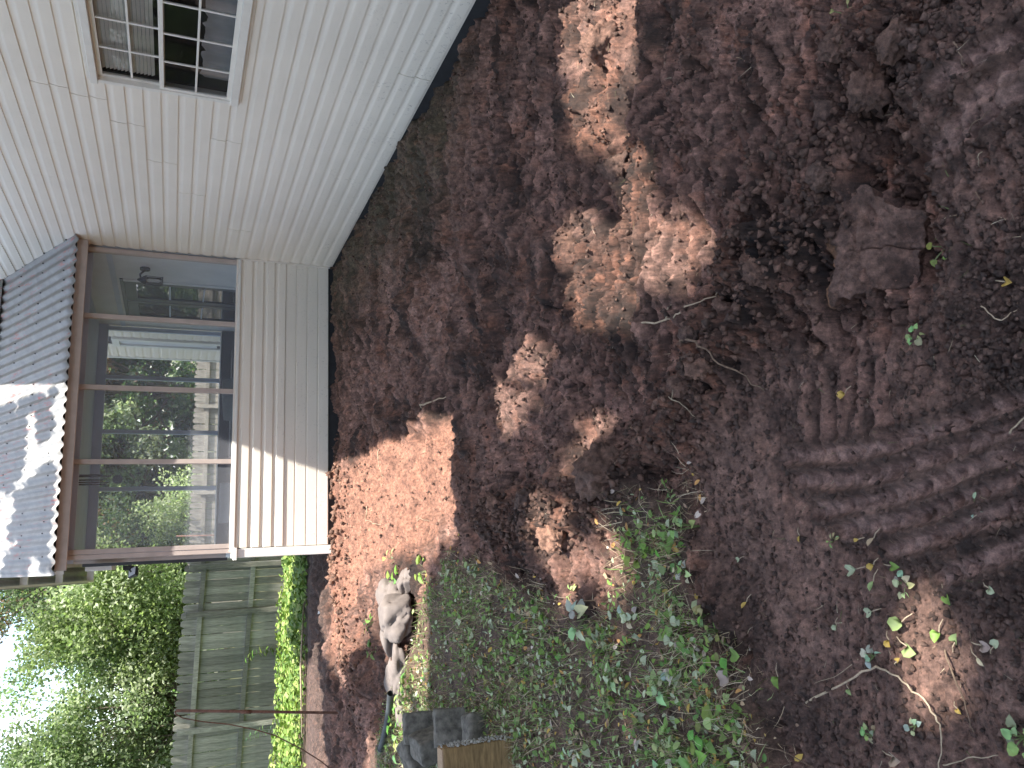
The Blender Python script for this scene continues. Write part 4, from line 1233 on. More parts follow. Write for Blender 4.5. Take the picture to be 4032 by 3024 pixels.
def crumbs(n):
    r = np.sqrt(RNG.uniform(0.8 ** 2, 8.8 ** 2, n * 3)); r = np.where(RNG.random(n * 3) < 0.7, RNG.uniform(0.8, 4.5, n * 3), r)
    th = np.radians(RNG.uniform(-28, 52, n * 3))
    x, y = r * np.sin(th), r * np.cos(th)
    ok = (x < 3.33) & (y < 8.9)
    x, y = x[ok], y[ok]
    weed, graded, mud, spoil, heap = masks(x, y)
    w = (0.20 + 0.7 * spoil + 3.0 * heap + 0.5 * vnoise(x * 3.3, y * 3.3, 1) ** 2) * (1 - 0.7 * weed) * (1 + 0.3 * mud)
    for pl in FURROWS:
        w = w * (1 - 0.93 * (seg_dist(x, y, pl)[0] < 0.020))
    keep = RNG.random(len(x)) < w
    x, y, spoil, heap, mud = (a[keep][:n] for a in (x, y, spoil, heap, mud))
    z = ground(x, y)
    s = (0.0028 + 0.009 * RNG.random(len(x)) ** 2.5) * (1 + 0.5 * spoil + 1.4 * heap) * (1 + 0.10 * np.hypot(x, y))
    V = np.array([(1, 0, 0), (-1, 0, 0), (0, 1, 0), (0, -1, 0), (0, 0, 1), (0, 0, -1), (.7, .6, .5)], float)[:6]
    F = np.array([(0, 2, 4), (2, 1, 4), (1, 3, 4), (3, 0, 4), (2, 0, 5), (1, 2, 5), (3, 1, 5), (0, 3, 5)])
    V = V * (1 + 0.35 * RNG.normal(size=(len(V), 1)).clip(-1, 1))
    mt = rotmats(len(x), full=True) * (s[:, None, None] * RNG.uniform(0.7, 1.3, (len(x), 1, 3)))
    base = np.array(BR)[None] * (1 - heap[:, None]) + np.array(OR)[None] * heap[:, None]
    base = base * (1 - 0.6 * mud[:, None]) + np.array((0.12, 0.078, 0.064))[None] * 0.6 * mud[:, None]
    c = base * RNG.uniform(0.4, 1.3, (len(x), 1))
    o = scatter(V, F, np.stack([x, y, z + 0.35 * s], -1), mt, c, 'soil_crumbs', M['clod'])
    tag(o, 'small loose crumbs of clay strewn over the dug soil')
crumbs(34000)

# ------------------------------------------------------------------ sticks and roots
STK = [
    ('root', 'root_pale', [(0.789, 2.379), (0.758, 2.243), (0.742, 2.095), (0.756, 2.009), (0.767, 1.909)], .0075, 'pale broken root with white end across the spoil ridge'),
    ('root', 'root', [(0.550, 2.267), (0.583, 2.134), (0.625, 2.030), (0.585, 1.932), (0.511, 1.895), (0.430, 1.833)], .0085, 'brown hooked root rising from the spoil ridge'),
    ('root', 'root_pale', [(0.484, 2.176), (0.431, 2.116), (0.366, 2.025)], .0035, 'thin pale root tip below the hooked root'),
    ('stick', 'root_pale', [(-0.459, 1.813), (-0.355, 1.610), (-0.332, 1.518), (-0.359, 1.435), (-0.408, 1.389), (-0.460, 1.377), (-0.548, 1.394)], .0058, 'long pale curved vine stem across the mud by the sun patch'),
    ('stick', 'root', [(-0.260, 1.342), (-0.345, 1.325), (-0.421, 1.308), (-0.444, 1.303)], .0040, 'straight brown stem crossing the small sun patch'),
    ('stick', 'root_pale', [(0.190, 1.117), (0.227, 1.063), (0.250, 1.016)], .0042, 'pale stick lying beside the furrows at the picture edge'),
    ('stick', 'root', [(-0.573, 2.009), (-0.599, 1.932), (-0.633, 1.828)], .0045, 'brown stick at the border of grass and mud'),
    ('stick', 'root_pale', [(-0.522, 1.383), (-0.495, 1.315), (-0.476, 1.250)], .0035, 'short pale stick below the long vine stem'),
    ('stick', 'root', [(1.065, 1.038), (1.023, 1.024), (0.992, 1.025)], .0035, 'small dark bent twig on smooth mud near the heap'),
    ('stick', 'root', [(0.859, 1.054), (0.862, 1.020), (0.865, 0.987)], .0028, 'thin dark twig on the smooth mud'),
    ('root', 'root_pale', [(0.904, 6.633), (0.774, 6.549), (0.687, 6.447), (0.611, 6.314)], .0075, 'pale root in the upper part of the orange sunlit clay'),
    ('root', 'root_pale', [(0.499, 7.174), (0.335, 7.098), (0.278, 6.853), (0.241, 6.649)], .0075, 'pale root bent across the middle of the orange sunlit clay'),
    ('root', 'root_pale', [(0.214, 5.515), (0.234, 5.386), (0.206, 5.236)], .006, 'short pale root at the near rim of the orange clay'),
    ('stick', 'root', [(-0.272, 3.613), (-0.172, 3.399), (-0.102, 3.180)], .003, 'thin grey stalk leaning over the dark clods by the grass'),
    ('stick', 'root', [(-0.157, 2.354), (-0.105, 2.257), (-0.041, 2.110)], .0035, 'dark twig on the grass edge near the mud'),
    ('stick', 'root_pale', [(-0.323, 1.630), (-0.368, 1.690), (-0.407, 1.799)], .0020, 'thin straw stalk above the long vine stem'),
    ('stick', 'root_pale', [(0.468, 1.104), (0.426, 1.071), (0.442, 1.031)], .0030, 'small twig near the yellow leaf on mud'),
    ('stick', 'root_pale', [(0.796, 1.032), (0.768, 1.049)], .0020, 'tiny straw fragment on the smooth mud'),
    ('wood_chip', 'root_pale', [(0.983, 5.170), (0.997, 5.010), (1.017, 4.863)], .014, 'pale wood splinter lying in the shaded soil'),
]
for kind, mat, pl, rad, lab in STK:
    pts = []
    for i in range(len(pl) - 1):
        for q in range(5):
            t_ = q / 5
            p0 = pl[max(i - 1, 0)]; p1 = pl[i]; p2 = pl[i + 1]; p3 = pl[min(i + 2, len(pl) - 1)]
            f = [0.5 * ((2 * p1[k]) + (-p0[k] + p2[k]) * t_ + (2 * p0[k] - 5 * p1[k] + 4 * p2[k] - p3[k]) * t_ * t_ + (-p0[k] + 3 * p1[k] - 3 * p2[k] + p3[k]) * t_ ** 3) for k in (0, 1)]
            pts.append(f)
    pts.append(pl[-1])
    n = len(pts)
    P = [(x, y, gsmooth(x, y) + rad * 1.2 + 0.012 * math.sin(math.pi * i / (n - 1)) + (0.02 * math.sin(math.pi * i / (n - 1)) if kind == 'root' else 0)) for i, (x, y) in enumerate(pts)]
    rr = [rad * 0.52 * (1.1 - 0.6 * i / (n - 1)) * random.uniform(0.8, 1.2) for i in range(n)]
    P = [(x + random.uniform(-1, 1) * rad * .7, y + random.uniform(-1, 1) * rad * .7, z) for x, y, z in P]
    b = MB(); b.tube(P, rr, 7)
    if kind == 'root' and n > 8:
        q = P[n // 3]; b.tube([q, (q[0] + .03, q[1] - .02, q[2] + .005), (q[0] + .05, q[1] - .035, q[2] - .012)], [rad * .5, rad * .4, rad * .2], 5)
    o = b.build(kind, M[mat], None, True)
    tag(o, lab, 'root' if kind == 'root' else ('wood chip' if kind == 'wood_chip' else 'stick'))

# ------------------------------------------------------------------ leaves
def leaf_shape(kind):
    """outline strip template: x across, y along, slight cupping"""
    if kind == 'oval': prof = [(0.0, 0.0), (0.18, 0.2), (0.25, 0.45), (0.20, 0.72), (0.0, 1.0)]
    elif kind == 'heart': prof = [(0.0, 0.06), (0.40, -0.02), (0.47, 0.28), (0.30, 0.68), (0.0, 1.0)]
    elif kind == 'round': prof = [(0.0, 0.05), (0.42, 0.0), (0.55, 0.42), (0.38, 0.82), (0.0, 0.95)]
    V = []; F = []
    V.append((0, prof[0][1], 0.0))
    for w, y in prof[1:-1]:
        V += [(-w, y, 0.30 * w), (0, y + 0.02, 0.0), (w, y, 0.30 * w)]
    V.append((0, prof[-1][1], -0.05))
    k = len(prof) - 2; last = len(V) - 1
    F += [(0, 2, 1), (0, 3, 2)]
    for i in range(k - 1):
        a = 1 + 3 * i; b = a + 3
        F += [(a, a + 1, b + 1), (a, b + 1, b), (a + 1, a + 2, b + 2), (a + 1, b + 2, b + 1)]
    a = 1 + 3 * (k - 1)
    F += [(a, a + 1, last), (a + 1, a + 2, last)]
    V = np.array(V, float); V[:, 2] -= 0.10 * (V[:, 1] - 0.4) ** 2
    return V, np.array(F)
OV, HT, RND_ = leaf_shape('oval'), leaf_shape('heart'), leaf_shape('round')
def leaf_obj(name, T, size, loc, yaw, tilt, col, mat, parent=None, curl=0.0):
    V, F = T; P = V * size
    P = P + 0; P[:, 2] += curl * np.abs(V[:, 0]) * size * 1.6 + 0.5 * curl * V[:, 1] ** 2 * size
    mm = np.array(Matrix.Rotation(yaw, 3, 'Z') @ Matrix.Rotation(tilt, 3, 'X'))
    P = P @ mm.T + np.array(loc)
    cc = np.array(col)[None] * (1 - 0.25 * np.exp(-(V[:, :1] / 0.12) ** 2) * 0 + 0.2 * RNG.normal(size=(len(V), 1)).clip(-1, 1))
    return link(name, np_mesh(name, P, F, True, np.clip(cc, 0.01, 1)), mat, parent)
GR1, GR2, GR3, YL, TN = (0.16, 0.26, 0.055), (0.25, 0.33, 0.13), (0.38, 0.43, 0.28), (0.46, 0.32, 0.08), (0.40, 0.30, 0.19)  # GR3 also paints the pale sheen of reflected light on weeds
LV = [
    ((0.906, 1.754), HT, .055, GR1, 'glossy green leaf on crumbly soil beyond the slab', 2.2),
    ((-0.217, 1.446), RND_, .060, GR2, 'large notched green leaf at the edge of the small sun patch', 0.6),
    ((-0.271, 1.433), RND_, .060, GR2, 'large pale green leaf half in the small sun patch', 2.6),
    ((-0.233, 1.344), HT, .052, GR1, 'folded bright green leaf on the far side of the small sun patch', 1.2),
    ((-0.252, 1.308), HT, .045, GR2, 'upright green leaf just beyond the small sun patch', 4.2),
    ((-0.396, 1.893), HT, .065, GR1, 'dark glossy green leaf lying alone by the grass border', 1.7),
    ((-0.198, 1.534), RND_, .045, GR3, 'pale curled leaf with long stalk on the mud', 0.3),
    ((-0.241, 1.677), RND_, .030, GR3, 'small round pale leaf on the mud', 1.5),
    ((-0.130, 1.184), RND_, .032, GR3, 'small pale leaf with stalk at the picture edge', 2.5),
    ((-0.065, 2.001), RND_, .030, GR3, 'small round bluish leaf at the grass border', 0.4),
    ((-0.087, 1.471), HT, .048, GR1, 'glossy leaf in the leafy clump on the mud', 3.0),
    ((-0.096, 1.591), RND_, .055, GR3, 'big crinkled leaf in the leafy clump on the mud', 0.2),
    ((-0.124, 1.525), OV, .055, GR2, 'narrow drooping leaf in the leafy clump on the mud', 1.1),
    ((-0.150, 1.303), HT, .045, GR1, 'dark leaf beside the bare mud ridge', 2.0),
    ((-0.251, 1.206), RND_, .035, GR3, 'pale torn leaf near the picture edge', 4.0),
    ((-0.401, 1.661), HT, .032, GR2, 'small green leaf beside the long vine stem', 2.0),
    ((0.367, 1.559), RND_, .042, YL, 'bright yellow leaf on the mud before the furrows', 0.7),
    ((0.500, 1.037), HT, .045, YL, 'yellow brown leaf on the mud near the slab', 2.7),
    ((-0.004, 1.761), OV, .040, YL, 'yellow oval leaf lying flat on smooth mud', 1.9),
    ((-0.020, 1.565), OV, .040, YL, 'yellow leaf above the leafy clump', 0.2),
    ((-0.018, 1.507), OV, .050, TN, 'dry pale leaf above the leafy clump', 0.9),
    ((-0.084, 1.518), RND_, .035, YL, 'yellow leaf inside the leafy clump', 0.9),
    ((-0.261, 1.483), RND_, .035, YL, 'yellow leaf touching the small sun patch', 1.9),
    ((-0.309, 1.466), HT, .025, YL, 'tiny yellow leaf below the small sun patch', 3.9),
    ((-0.193, 1.993), OV, .050, YL, 'yellow leaf at the grass border', 0.9),
    ((-0.279, 1.258), OV, .042, (0.55, .47, .30), 'cream coloured dry leaf near the picture edge', 2.2),
    ((-0.397, 1.335), HT, .026, YL, 'tiny yellow leaf beside the straight stem', 2.2),
    ((-0.413, 2.070), RND_, .085, (0.36, .29, .25), 'pale grey brown dead leaf on the grass border', 0.4),
    ((-0.251, 1.235), RND_, .045, (0.36, .28, .24), 'curled greyish dead leaf near the picture edge', 3.0),
    ((-0.531, 1.516), RND_, .060, (0.34, .27, .22), 'grey dead leaf at the lower picture edge', 3.0),
    ((-0.512, 2.245), OV, .060, YL, 'yellow orange leaf on the grass near the border', 1.5),
    ((-0.488, 2.082), OV, .050, (0.42, .22, .05), 'orange leaf on the grass near the dead grey leaf', 2.5),
    ((-0.480, 2.481), OV, .060, (0.45, .24, .05), 'orange leaf among the green weeds', 2.5),
    ((-0.226, 2.380), OV, .055, YL, 'yellow leaf with a brown hole among the weeds', 2.0),
    ((-0.659, 2.803), OV, .060, YL, 'yellow leaf low in the thick weeds', 1.3),
    ((-0.328, 2.873), RND_, .040, (0.50, .36, .20), 'pale orange leaf at the top of the weeds', 0.5),
]
for i, ((x, y), T, s, col, lab, yw) in enumerate(LV):
    root = thing('fallen_leaf', lab, 'leaf', (x, y, gsmooth(x, y) + 0.010), 'fallen leaves')
    leaf_obj('blade', T, s * 0.52, (0, 0, 0.006), yw, random.uniform(-.25, .35), col, M['weed'], root, random.uniform(0.15, 0.6))
    d = Vector((math.sin(yw), -math.cos(yw), 0)) * s * .7
    MB().tube([(0, 0, .005), d * .4 + Vector((0, 0, .008)), d * .85 + Vector((0, 0, .0))], [.0016, .0013, .001], 5).build('stalk', M['root_pale'], root)

# trefoil and small plants pressed into the mud: thing > leaf, stem
def weed_plant(x, y, lab, nleaf, size, col, height, seed, group='weeds', T=None, spread=1.0):
    rg = random.Random(seed)
    root = thing('weed_plant', lab, 'weed', (x, y, gsmooth(x, y)), group)
    for k in range(nleaf):
        a = k * 2.4 + rg.uniform(-.5, .5); d = size * rg.uniform(0.3, 1.1) * spread; h = height * rg.uniform(0.3, 1)
        bx, by = d * math.cos(a), d * math.sin(a)
        c = tuple(v * rg.uniform(.75, 1.3) for v in col)
        MB().tube([(0, 0, 0), (bx * .6, by * .6, h * .75), (bx, by, h)], [.0018, .0015, .001], 4).build('stem', M['stem'], root)
        leaf_obj('leaf', T or (HT if rg.random() < .6 else RND_), size * rg.uniform(.7, 1.2), (bx, by, h), a - math.pi / 2 + rg.uniform(-.6, .6), rg.uniform(-.5, .25), c, M['weed'], root, rg.uniform(0, .25))
M['stem'] = simple('green_stem', (0.13, 0.17, 0.06), 0.6, 0.2)
weed_plant(*(0.041, 1.203), 'three leaved pale seedling between the furrows', 3, 0.0177, GR3, .012, 1, 'plants pressed into the mud', OV)
weed_plant(*(0.456, 1.304), 'ragged green weed torn up in front of the slab', 8, 0.0177, GR2, .020, 2, 'plants pressed into the mud')
weed_plant(*(0.654, 1.212), 'dark weed stalks behind the slab of clay', 9, 0.0163, GR1, .020, 3, 'plants pressed into the mud', None, 2.2)
weed_plant(*(-0.310, 1.562), 'pale folded weed by the long vine stem', 5, 0.0218, GR3, .018, 4, 'plants pressed into the mud')
weed_plant(*(-0.500, 1.595), 'small weed below the long vine stem', 6, 0.0177, GR2, .018, 5, 'plants pressed into the mud')
weed_plant(*(-0.430, 1.189), 'leafy weed at the corner of the mud', 9, 0.0231, GR2, .030, 6, 'plants pressed into the mud')
weed_plant(*(-0.450, 1.444), 'pale weed sprig beside the bent end of the vine stem', 5, 0.0150, GR3, .016, 7, 'plants pressed into the mud')
weed_plant(*(1.337, 1.316), 'green sprout at the edge of the near heap', 5, 0.0218, GR2, .05, 8, 'plants pressed into the mud', OV)
weed_plant(*(-0.021, 1.658), 'wilted weed beside the yellow oval leaf', 6, 0.0136, GR2, .02, 9, 'plants pressed into the mud', OV)
weed_plant(*(-0.129, 1.452), 'flat weed rosette in the leafy clump on the mud', 7, 0.0231, GR3, .02, 10, 'plants pressed into the mud')
weed_plant(*(0.163, 2.335), 'bright sprout beside the large rounded clod', 4, 0.0340, GR1, .03, 12, 'plants pressed into the mud', OV)
wp = [(-0.285, 4.972), (-0.182, 4.524), (-0.120, 4.104), (-0.546, 4.268), (-0.679, 4.057), (-0.761, 3.928), (-0.814, 3.537), (-0.411, 3.571), (-0.544, 3.740), (-0.197, 3.097), (-0.282, 2.930), (-0.443, 3.178), (-0.408, 2.805), (-0.567, 3.013), (-0.481, 2.702), (-0.584, 2.792), (-0.623, 2.584), (-0.648, 2.400), (-0.717, 2.502), (-0.655, 2.196), (-0.585, 2.135), (-0.659, 2.289), (-0.260, 2.546), (-0.036, 2.397), (-0.003, 2.315), (0.041, 2.150), (-0.105, 2.201), (-0.282, 2.110), (-0.338, 2.058), (-0.239, 2.168), (-0.870, 3.121), (-0.888, 3.361), (-0.516, 2.028), (-0.738, 2.740), (-0.479, 2.344)]
LMK = [((-1.05, 4.3), 'beside the concrete blocks'), ((-1.0, 3.8), 'beside the wooden plank'), ((-0.2, 4.9), 'near the brown cloth'), ((0.25, 3.9), 'below the dark clods'), ((0.0, 3.0), 'below the tooth marks'), ((0.16, 2.4), 'near the large rounded clod'), ((-.1, 2.0), 'at the mud border'), ((-.35, 1.95), 'near the pale dead leaf'), ((-.6, 2.2), 'near the orange leaf'), ((-.45, 2.9), 'in the thick of the grass'), ((-.75, 3.0), 'at the outer grass edge')]
USED = {}
def weed_label(x, y, tone, narrow, big):
    place = min(LMK, key=lambda q: (q[0][0] - x) ** 2 + (q[0][1] - y) ** 2)[1]
    lab = '%s%s %s weed %s' % ('large ' if big else '', tone, 'narrow leaved' if narrow else 'broad leaved', place)
    USED[lab] = USED.get(lab, 0) + 1
    return lab if USED[lab] == 1 else '%s, %s one' % (lab, ('', 'first', 'second', 'third', 'fourth', 'fifth')[min(USED[lab], 5)])
for i, (x, y) in enumerate(wp):
    big = i in (18, 19, 20, 14, 10)
    weed_plant(x, y, weed_label(x, y, ('deep green', 'green', 'pale grey green', 'deep green')[i % 4], i % 3 == 0, big), 5 + i % 4, (.046 if big else .030) * random.uniform(.8, 1.15), [GR1, GR2, GR3, GR1][i % 4], random.uniform(.04, .11), 40 + i, 'broad leaved weeds in the grass', None if i % 3 else OV)
wp2 = [(-0.208, 5.887), (-0.289, 6.114), (-0.916, 6.231), (-0.766, 5.856), (-0.908, 5.603), (-1.062, 5.744), (-1.182, 5.956), (-1.250, 5.758), (-1.392, 5.970), (-0.547, 6.619), (-0.784, 6.810), (-0.040, 6.098), (-0.113, 5.293)]
for i, (x, y) in enumerate(wp2):
    weed_plant(x, y, ['sunlit narrow weed at the near corner of the brown cloth', 'bright weed at the house side of the brown cloth', 'weed on the far side of the cloth tail', 'weed against the cloth beside its fold', 'bright weed in the angle of cloth and blocks', 'weed between the cloth tail and the blocks', 'weed beside the black pipe', 'pale sunlit weed at the dark upright slab', 'weed beyond the mouth of the black pipe', 'weed on the red soil behind the cloth', 'weed on the dark soil behind the cloth', 'weed in the middle of the sunlit grass tuft by the orange clay', 'weed at the shade line before the cloth'][i], 7, .06, [GR1, (0.13, .22, .05), GR2][i % 3], .09, 90 + i, 'weeds round the cloth', OV if i % 2 else HT)

# grass, straw and litter of the patch ------------------------------------
def blade_T():
    V = np.array([(-.5, 0, 0), (.5, 0, 0), (-.42, .10, .38), (.42, .10, .38), (-.26, .34, .72), (.26, .34, .72), (0, .75, .95)])
    F = np.array([(0, 1, 3), (0, 3, 2), (2, 3, 5), (2, 5, 4), (4, 5, 6)])
    return V, F
def patch_pts(n, extra=0.0):
    x = RNG.uniform(-2.6, 0.75, n * 5); y = RNG.uniform(1.0, 6.6, n * 5)
    d = sdf_poly(x, y, WEED) + 0.20 * fbm(x, y, 3.1, 4, 2) + extra
    dens = sstep(-0.02, 0.12, d) * (0.32 + 0.68 * sstep(0.38, 0.62, 0.6 * vnoise(x * 3.2, y * 3.2, 3) + 0.4 * vnoise(x * 9, y * 9, 6)))
    # nearer ground shows larger: more blades there
    dens *= np.clip(2.4 / np.hypot(x, y), 0.35, 1)
    k = RNG.random(len(x)) < dens
    x, y = x[k][:n], y[k][:n]
    return x, y, ground(x, y)
def grass(n, name, lab, cols, wid, lng, tilt, mat, extra=0.0):
    x, y, z = patch_pts(n, extra)
    m = len(x)
    V, F = blade_T()
    s = np.stack([RNG.uniform(*wid, m), np.ones(m), np.ones(m)], -1)
    l = RNG.uniform(*lng, m); s[:, 1] = l; s[:, 2] = l
    mt = rotmats(m, tilt) * s[:, None, :]
    c = np.array(cols)[RNG.integers(0, len(cols), m)] * RNG.uniform(.7, 1.3, (m, 1))
    o = scatter(V, F, np.stack([x, y, z - 0.002], -1), mt, c, name, mat)
    tag(o, lab)
grass(11000, 'green_grass', 'short green grass blades in the shaded patch', [(.15, .24, .055), (.21, .30, .09), (.27, .34, .15)], (.0022, .0045), (.025, .075), .65, M['weed'])
grass(20000, 'dry_straw', 'dry tan straw and dead stems in the grass patch', [(.52, .41, .28), (.40, .31, .20), (.62, .52, .38), (.28, .20, .14)], (.0012, .0026), (.03, .09), 1.25, M['dry'], 0.07)
def litter(n, T, name, lab, cols, size, tilt, lift, mat, extra=0.0):
    x, y, z = patch_pts(n, extra); m = len(x)
    s = RNG.uniform(*size, m)
    mt = rotmats(m, tilt) * s[:, None, None]
    c = np.array(cols)[RNG.integers(0, len(cols), m)] * RNG.uniform(.65, 1.35, (m, 1))
    o = scatter(T[0], T[1], np.stack([x, y, z + RNG.uniform(*lift, m)], -1), mt, c, name, mat)
    tag(o, lab)
litter(2700, HT, 'leafy_weeds', 'low leafy weeds spreading over the grass patch', [GR1, GR2, GR3, (.13, .23, .05)], (.015, .038), .5, (.006, .045), M['weed'])
litter(4500, OV, 'small_weeds', 'small green weed leaves covering the grass patch', [GR1, GR2, GR3, (.10, .20, .05)], (.011, .036), .6, (.004, .04), M['weed'])
litter(2600, OV, 'leaf_litter', 'small yellow and brown dead leaves lying in the grass', [YL, TN, (.46, .25, .09), (.30, .20, .14), (.5, .42, .36)], (.012, .038), .5, (.003, .015), M['dry'], 0.10)
# stray bits over the bare mud
def strays(n):
    r = RNG.uniform(0.85, 3.6, n * 2); th = np.radians(RNG.uniform(-28, 50, n * 2))
    x, y = r * np.sin(th), r * np.cos(th); k = sdf_poly(x, y, WEED) < 0
    x, y = x[k][:n], y[k][:n]; m = len(x); z = ground(x, y)
    V, F = blade_T()
    l = RNG.uniform(.012, .06, m); s = np.stack([RNG.uniform(.0010, .0024, m), l, l], -1)
    mt = rotmats(m, 0.2) * s[:, None, :]
    mt[:, 2, :] *= 0.12
    c = np.array([(.40, .32, .22), (.28, .20, .13), (.50, .44, .32), (.13, .16, .06)])[RNG.integers(0, 4, m)] * RNG.uniform(.7, 1.2, (m, 1))
    o = scatter(V, F, np.stack([x, y, z + .003], -1), mt, c, 'straw_bits', M['dry'])
    tag(o, 'bits of straw and stem scattered over the mud')
strays(520)

# ground cover before the fence --------------------------------------------
def ivy():
    n = 15000
    x = RNG.uniform(-7.5, 0.8, n); y = RNG.uniform(10.6, 16.9, n)
    edge = 11.35 + 0.5 * fbm(x, y, 0.8, 3, 1) - 0.10 * (x + 2.0)
    k = (y > edge) & (y < 17.6 - 0.19 * (x + 8.2) * 1.0 - 0.15)
    x, y = x[k], y[k]; m = len(x)
    z = ground(x, y) + RNG.uniform(.02, .20, m) * (0.4 + 0.9 * vnoise(x * 1.6, y * 1.6, 2))
    s = RNG.uniform(.05, .10, m)
    mt = rotmats(m, .55) * s[:, None, None]
    c = np.array([(.15, .24, .05), (.20, .30, .065), (.11, .19, .045), (.28, .34, .10)])[RNG.integers(0, 4, m)] * RNG.uniform(.7, 1.3, (m, 1))
    o = scatter(HT[0], HT[1], np.stack([x, y, z], -1), mt, c, 'ground_cover', M['weed'])
    tag(o, 'bright green leafy ground cover at the foot of the fence')
ivy()
# a pale stem lying along the ground cover edge and litter card
st = MB().tube([(-0.55, 11.35, -.08), (-1.4, 11.2, -.02), (-2.3, 11.3, -.06)], [.010, .012, .008], 7).build('stick', M['root_pale'], None, True)
tag(st, 'long pale stick lying along the edge of the green ground cover', 'stick')
pc_ = MB().box(-.05, .05, -.04, .04, 0, .006, Matrix.Translation((-.62, 10.0, gz(-.62, 10.0) + .03)) @ Euler((.5, .2, .4)).to_matrix().to_4x4()).build('paper_scrap', M['white'])
tag(pc_, 'small white scrap lying on the dark mulch', 'scrap')
# climbing vine and fern on the fence
def sprig(name, lab, base, pts, n, size, col, cat):
    root = thing(name, lab, cat, base)
    MB().tube(pts, [.006, .004, .002][:len(pts)] if len(pts) == 3 else .004, 5).build('stem', M['stem'], root)
    for i in range(n):
        t_ = (i + .6) / n; k = t_ * (len(pts) - 1); a = int(min(k, len(pts) - 2)); f = k - a
        p = Vector(pts[a]).lerp(Vector(pts[a + 1]), f)
        leaf_obj('leaf', OV if cat == 'fern' else HT, size * random.uniform(.8, 1.2), p, (1.4 if i % 2 else -1.4) + random.uniform(-.5, .5), random.uniform(-.6, .6), tuple(c * random.uniform(.8, 1.3) for c in col), M['leaf'], root)
sprig('climbing_vine', 'young vine climbing the lower rail of the board fence', (-1.75, 16.40, -.45), [(0, 0, 0), (.05, -.1, .35), (-.05, -.12, .72)], 18, .11, (.13, .22, .07), 'vine')
sprig('fern_sprig', 'upright fern like sprig before the fence at the picture edge', (-3.15, 16.5, -.42), [(0, -.1, 0), (.02, -.15, .35), (-.06, -.2, .62)], 22, .10, (.16, .24, .12), 'fern')

# ------------------------------------------------------------------ trees
def quad_leaf():
    V = np.array([(0, 0, 0), (-.30, .48, .10), (.30, .48, .10), (0, 1, -.04)]); F = np.array([(0, 2, 1), (1, 2, 3)])
    return V, F
QL = quad_leaf()
def crown(name, parent, clumps, n, size, cols, mat=None, twist=1.0, keep=None):
    """leaves through the volume of many small clumps; each clump its own tone"""
    cl = np.array([c[:3] for c in clumps]); rd = np.array([c[3] for c in clumps])
    w = rd ** 2.2; w /= w.sum()
    id_ = RNG.choice(len(clumps), n, p=w)
    d = RNG.normal(size=(n, 3)); d /= np.linalg.norm(d, axis=1, keepdims=True)
    r = rd[id_] * RNG.random(n) ** 0.45
    P = cl[id_] + d * r[:, None] * np.array([1, 1, .8])
    if keep is not None:
        k = keep(P); P, id_ = P[k], id_[k]
    m = len(P)
    s = RNG.uniform(*size, m)
    mt = rotmats(m, full=True) * s[:, None, None]
    tone = RNG.uniform(.65, 1.35, len(clumps))[id_] * RNG.uniform(.75, 1.25, m)
    ci = RNG.integers(0, len(cols), len(clumps))[id_]
    ci = np.where(RNG.random(m) < .3, RNG.integers(0, len(cols), m), ci)
    c = np.array(cols)[ci] * tone[:, None]
    V = np.einsum('nij,tj->nti', mt, QL[0]) + P[:, None, :]
    V = V - np.array(parent.location)[None, None, :]
    FF = (QL[1][None] + (np.arange(m) * 4)[:, None, None]).reshape(-1, 3)
    return link(name, np_mesh(name, V.reshape(-1, 3), FF, False, np.repeat(c, 4, axis=0)), mat or M['leaf'], parent)
def limb(b, p, q, r0, r1, rg, n=6, wob=.06):
    p, q = Vector(p), Vector(q); L = (q - p).length
    pts = [p.lerp(q, i / n) + Vector((rg.uniform(-1, 1), rg.uniform(-1, 1), rg.uniform(-.4, .4))) * wob * L * (0 if i in (0, n) else 1) for i in range(n + 1)]
    b.tube(pts, [r0 + (r1 - r0) * i / n for i in range(n + 1)], 7)
    return pts
def tree(name, label, base, trunk_h, r0, ctr, rad, nclump, n, size, cols, seed, stems=1, group='trees beyond the fences', keep=None, crad=(.35, .75), bark='bark'):
    rg = random.Random(seed)
    root = thing(name, label, 'tree', base, group)
    B = Vector(base); ctr = Vector(ctr); rad = Vector(rad)
    clumps = []
    while len(clumps) < nclump:
        d = Vector((rg.uniform(-1, 1), rg.uniform(-1, 1), rg.uniform(-1, 1)))
        if d.length > 1 or d.length < .25: continue
        p = ctr + Vector((d.x * rad.x, d.y * rad.y, d.z * rad.z))
        clumps.append((p.x, p.y, p.z, rg.uniform(*crad)))
    b = MB()
    tops = []
    for s in range(stems):
        a = rg.uniform(0, 6.28); sp = 0 if stems == 1 else rg.uniform(.1, .35)
        foot = Vector((sp * math.cos(a), sp * math.sin(a), -.1))
        top = Vector((ctr.x - B.x, ctr.y - B.y, 0)) * rg.uniform(.35, .75) + Vector((rg.uniform(-.5, .5) * rad.x * (stems > 1), rg.uniform(-.3, .3), trunk_h * rg.uniform(.85, 1.15)))
        tops.append(limb(b, foot, top, r0, r0 * .55, rg))
    for c in clumps:
        st_ = rg.choice(tops); o_ = st_[rg.randint(len(st_) // 2, len(st_) - 1)]
        limb(b, o_, Vector(c[:3]) - B, r0 * .34, r0 * .06, rg, 5, .08)
    b.build('trunk', M[bark], root, True)
    crown('crown', root, clumps, n, size, cols, keep=keep)
    return root
G_A = [(.21, .28, .145), (.28, .35, .19), (.17, .235, .12), (.38, .43, .29)]
G_B = [(.27, .35, .155), (.34, .41, .20), (.21, .28, .12), (.42, .47, .31)]
G_C = [(.085, .125, .065), (.12, .16, .085), (.20, .13, .085), (.06, .10, .05)]
G_D = [(.075, .13, .05), (.10, .165, .06), (.055, .10, .04)]
